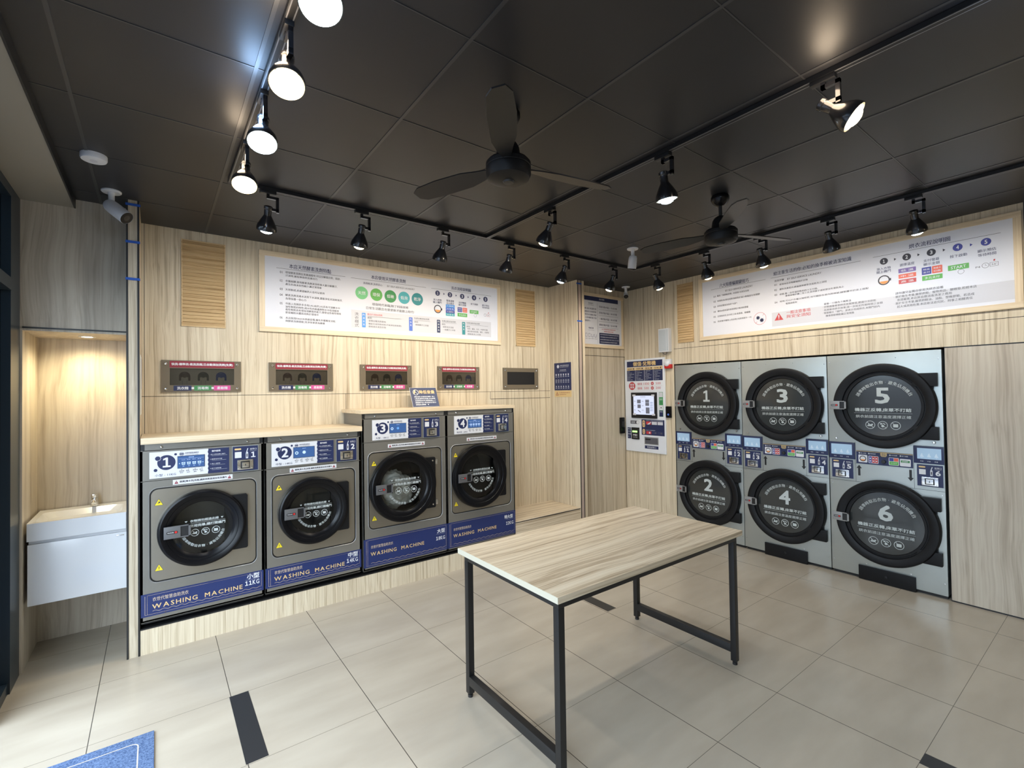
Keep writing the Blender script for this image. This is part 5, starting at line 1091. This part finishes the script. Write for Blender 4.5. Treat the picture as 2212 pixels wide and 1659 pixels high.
lamp(3.025, 3.2, PX, wy, 0, LAMP_W, 'track lamp with cool white bulb near the recess corner')
lamp(3.690, 3.2, PX, wy, 1, LAMP_W, 'track lamp with glowing warm bulb before the framed poster')
lamp(4.010, 2.93, PY, rx, 2, LAMP_W*.55, 'track lamp nearest the far corner on the dryer track')
lamp(4.010, 2.40, PY, rx, 1, LAMP_W*.55, 'track lamp with warm bulb behind the right hand fan')
lamp(4.010, 1.90, PY, rx, 2, LAMP_W*.55, 'track lamp on the dryer track just right of the fan motor')
lamp(4.010, 1.40, PY, rx, 2, LAMP_W*.55, 'track lamp showing no bulb, before the middle of the big board', out=False)
lamp(4.010, 0.90, PY, rx, 0, LAMP_W*.55, 'track lamp with bright cool bulb before the right end of the big board')
lamp(4.010, 0.34, PY, rx, 1, LAMP_W*.55, 'track lamp on the dryer track beyond the right edge of the photo')
lamp(2.167, 2.43, PY, (0, 0.65, -1.0), 1, LAMP_W*.7, 'track lamp with warm bulb on the middle track, nearest the joint')
lamp(2.167, 1.52, PY, (0.22, 0, -1.0), 0, LAMP_W*.7, 'track lamp with cool bulb hanging from the middle track')
lamp(2.167, 0.76, PY, (0.30, -0.85, -0.75), 1, LAMP_W*.5, 'tilted lamp with dazzling warm bulb on the middle track', glow_fill=1.2)
lamp(2.167, 0.16, PY, (0.10, -0.55, -1.0), 0, LAMP_W*.5, 'cool lamp at the upper right edge of the photo', glow_fill=1.8)
lamp(0.361, 2.66, PY, (-0.1, -0.45, -1.0), 1, LAMP_W*.55, 'warm glaring lamp, lowest of the left row', glow_fill=0.9)
lamp(0.361, 2.18, PY, (-0.1, -0.45, -1.0), 0, LAMP_W*.55, 'cool glaring lamp, second from the bottom of the left row', glow_fill=2.4)
lamp(0.361, 1.73, PY, (-0.1, -0.45, -1.0), 1, LAMP_W*.55, 'warm glaring lamp between the two cool ones of the left row', glow_fill=1.2)
lamp(0.361, 1.33, PY, (-0.1, -0.45, -1.0), 0, LAMP_W*.55, 'largest cool glaring lamp at the top edge of the photo', glow_fill=3.3)

# ------------------------------------------------------------ fans
def fan(x, y, rot, label):
    t = thing('ceiling_fan', label, 'fan', (x, y, TZ), 0, 'black ceiling fans')
    z = (0, 0, -1)
    MB().lathe([(0.0001, 0), (0.050, 0), (0.057, 0.012), (0.057, 0.028), (0.046, 0.050), (0.030, 0.064), (0.020, 0.070), (0.0001, 0.070)], 'black_gloss', (0, 0, 0), z, 36).build('canopy', t)
    MB().lathe([(0.011, 0.06), (0.011, 0.175)], 'black', (0, 0, 0), z, 18).build('downrod', t)
    Z = -0.022
    MB().lathe([(a_, b_+Z) for a_, b_ in [(0.0001, 0.160), (0.022, 0.160), (0.040, 0.172), (0.050, 0.190), (0.056, 0.235), (0.058, 0.245), (0.092, 0.250), (0.102, 0.262), (0.102, 0.278), (0.100, 0.281), (0.102, 0.284), (0.102, 0.312), (0.094, 0.330), (0.070, 0.338), (0.030, 0.342), (0.0001, 0.342)]], 'rubber', (0, 0, 0), z, 48).build('motor', t)
    MB().lathe([(0.0001, 0.328), (0.022, 0.327), (0.026, 0.322), (0.027, 0.318)], 'black', (0, 0, 0), z, 28).build('cap', t)
    for k in range(3):
        mb = MB(); mb.T = Matrix.Rotation(rot+k*2*pi/3, 4, 'Z') @ Matrix.Translation((0, 0, -0.250)) @ Matrix.Rotation(radians(13), 4, 'X')
        pts = [(0.10, -0.020), (0.16, -0.040), (0.24, -0.056), (0.42, -0.056), (0.53, -0.046), (0.565, -0.022), (0.565, 0.026), (0.52, 0.050), (0.40, 0.058), (0.24, 0.050), (0.16, 0.030), (0.10, 0.020)]
        n = len(pts); mb.add([(p, q, 0.003) for p, q in pts]+[(p, q, -0.003) for p, q in pts], [tuple(range(n)), tuple(range(2*n-1, n-1, -1))]+[(i, n+i, n+(i+1) % n, (i+1) % n) for i in range(n)], 'black'); mb.T = None
        mb.build('blade', t)
    return t
fan(1.281, 1.712, radians(110), 'black ceiling fan on its own left of the middle track')
fan(2.978, 1.660, radians(-20), 'black ceiling fan with visible rod in front of the dryer board')
t = thing('notice_plate', 'thin pale notice plate seen edge on, on the inner side of the left pilaster', 'sign', (-0.0795, 3.95, 1.535))
MB().box(0.0, 0.004, 0.0, 0.26, 0, 0.395, 'cream', 0.001).build('plate', t)
MB().box(0.0042, 0.0048, 0.02, 0.24, 0.17, 0.375, 'lgray').build('printed_sheet', t)
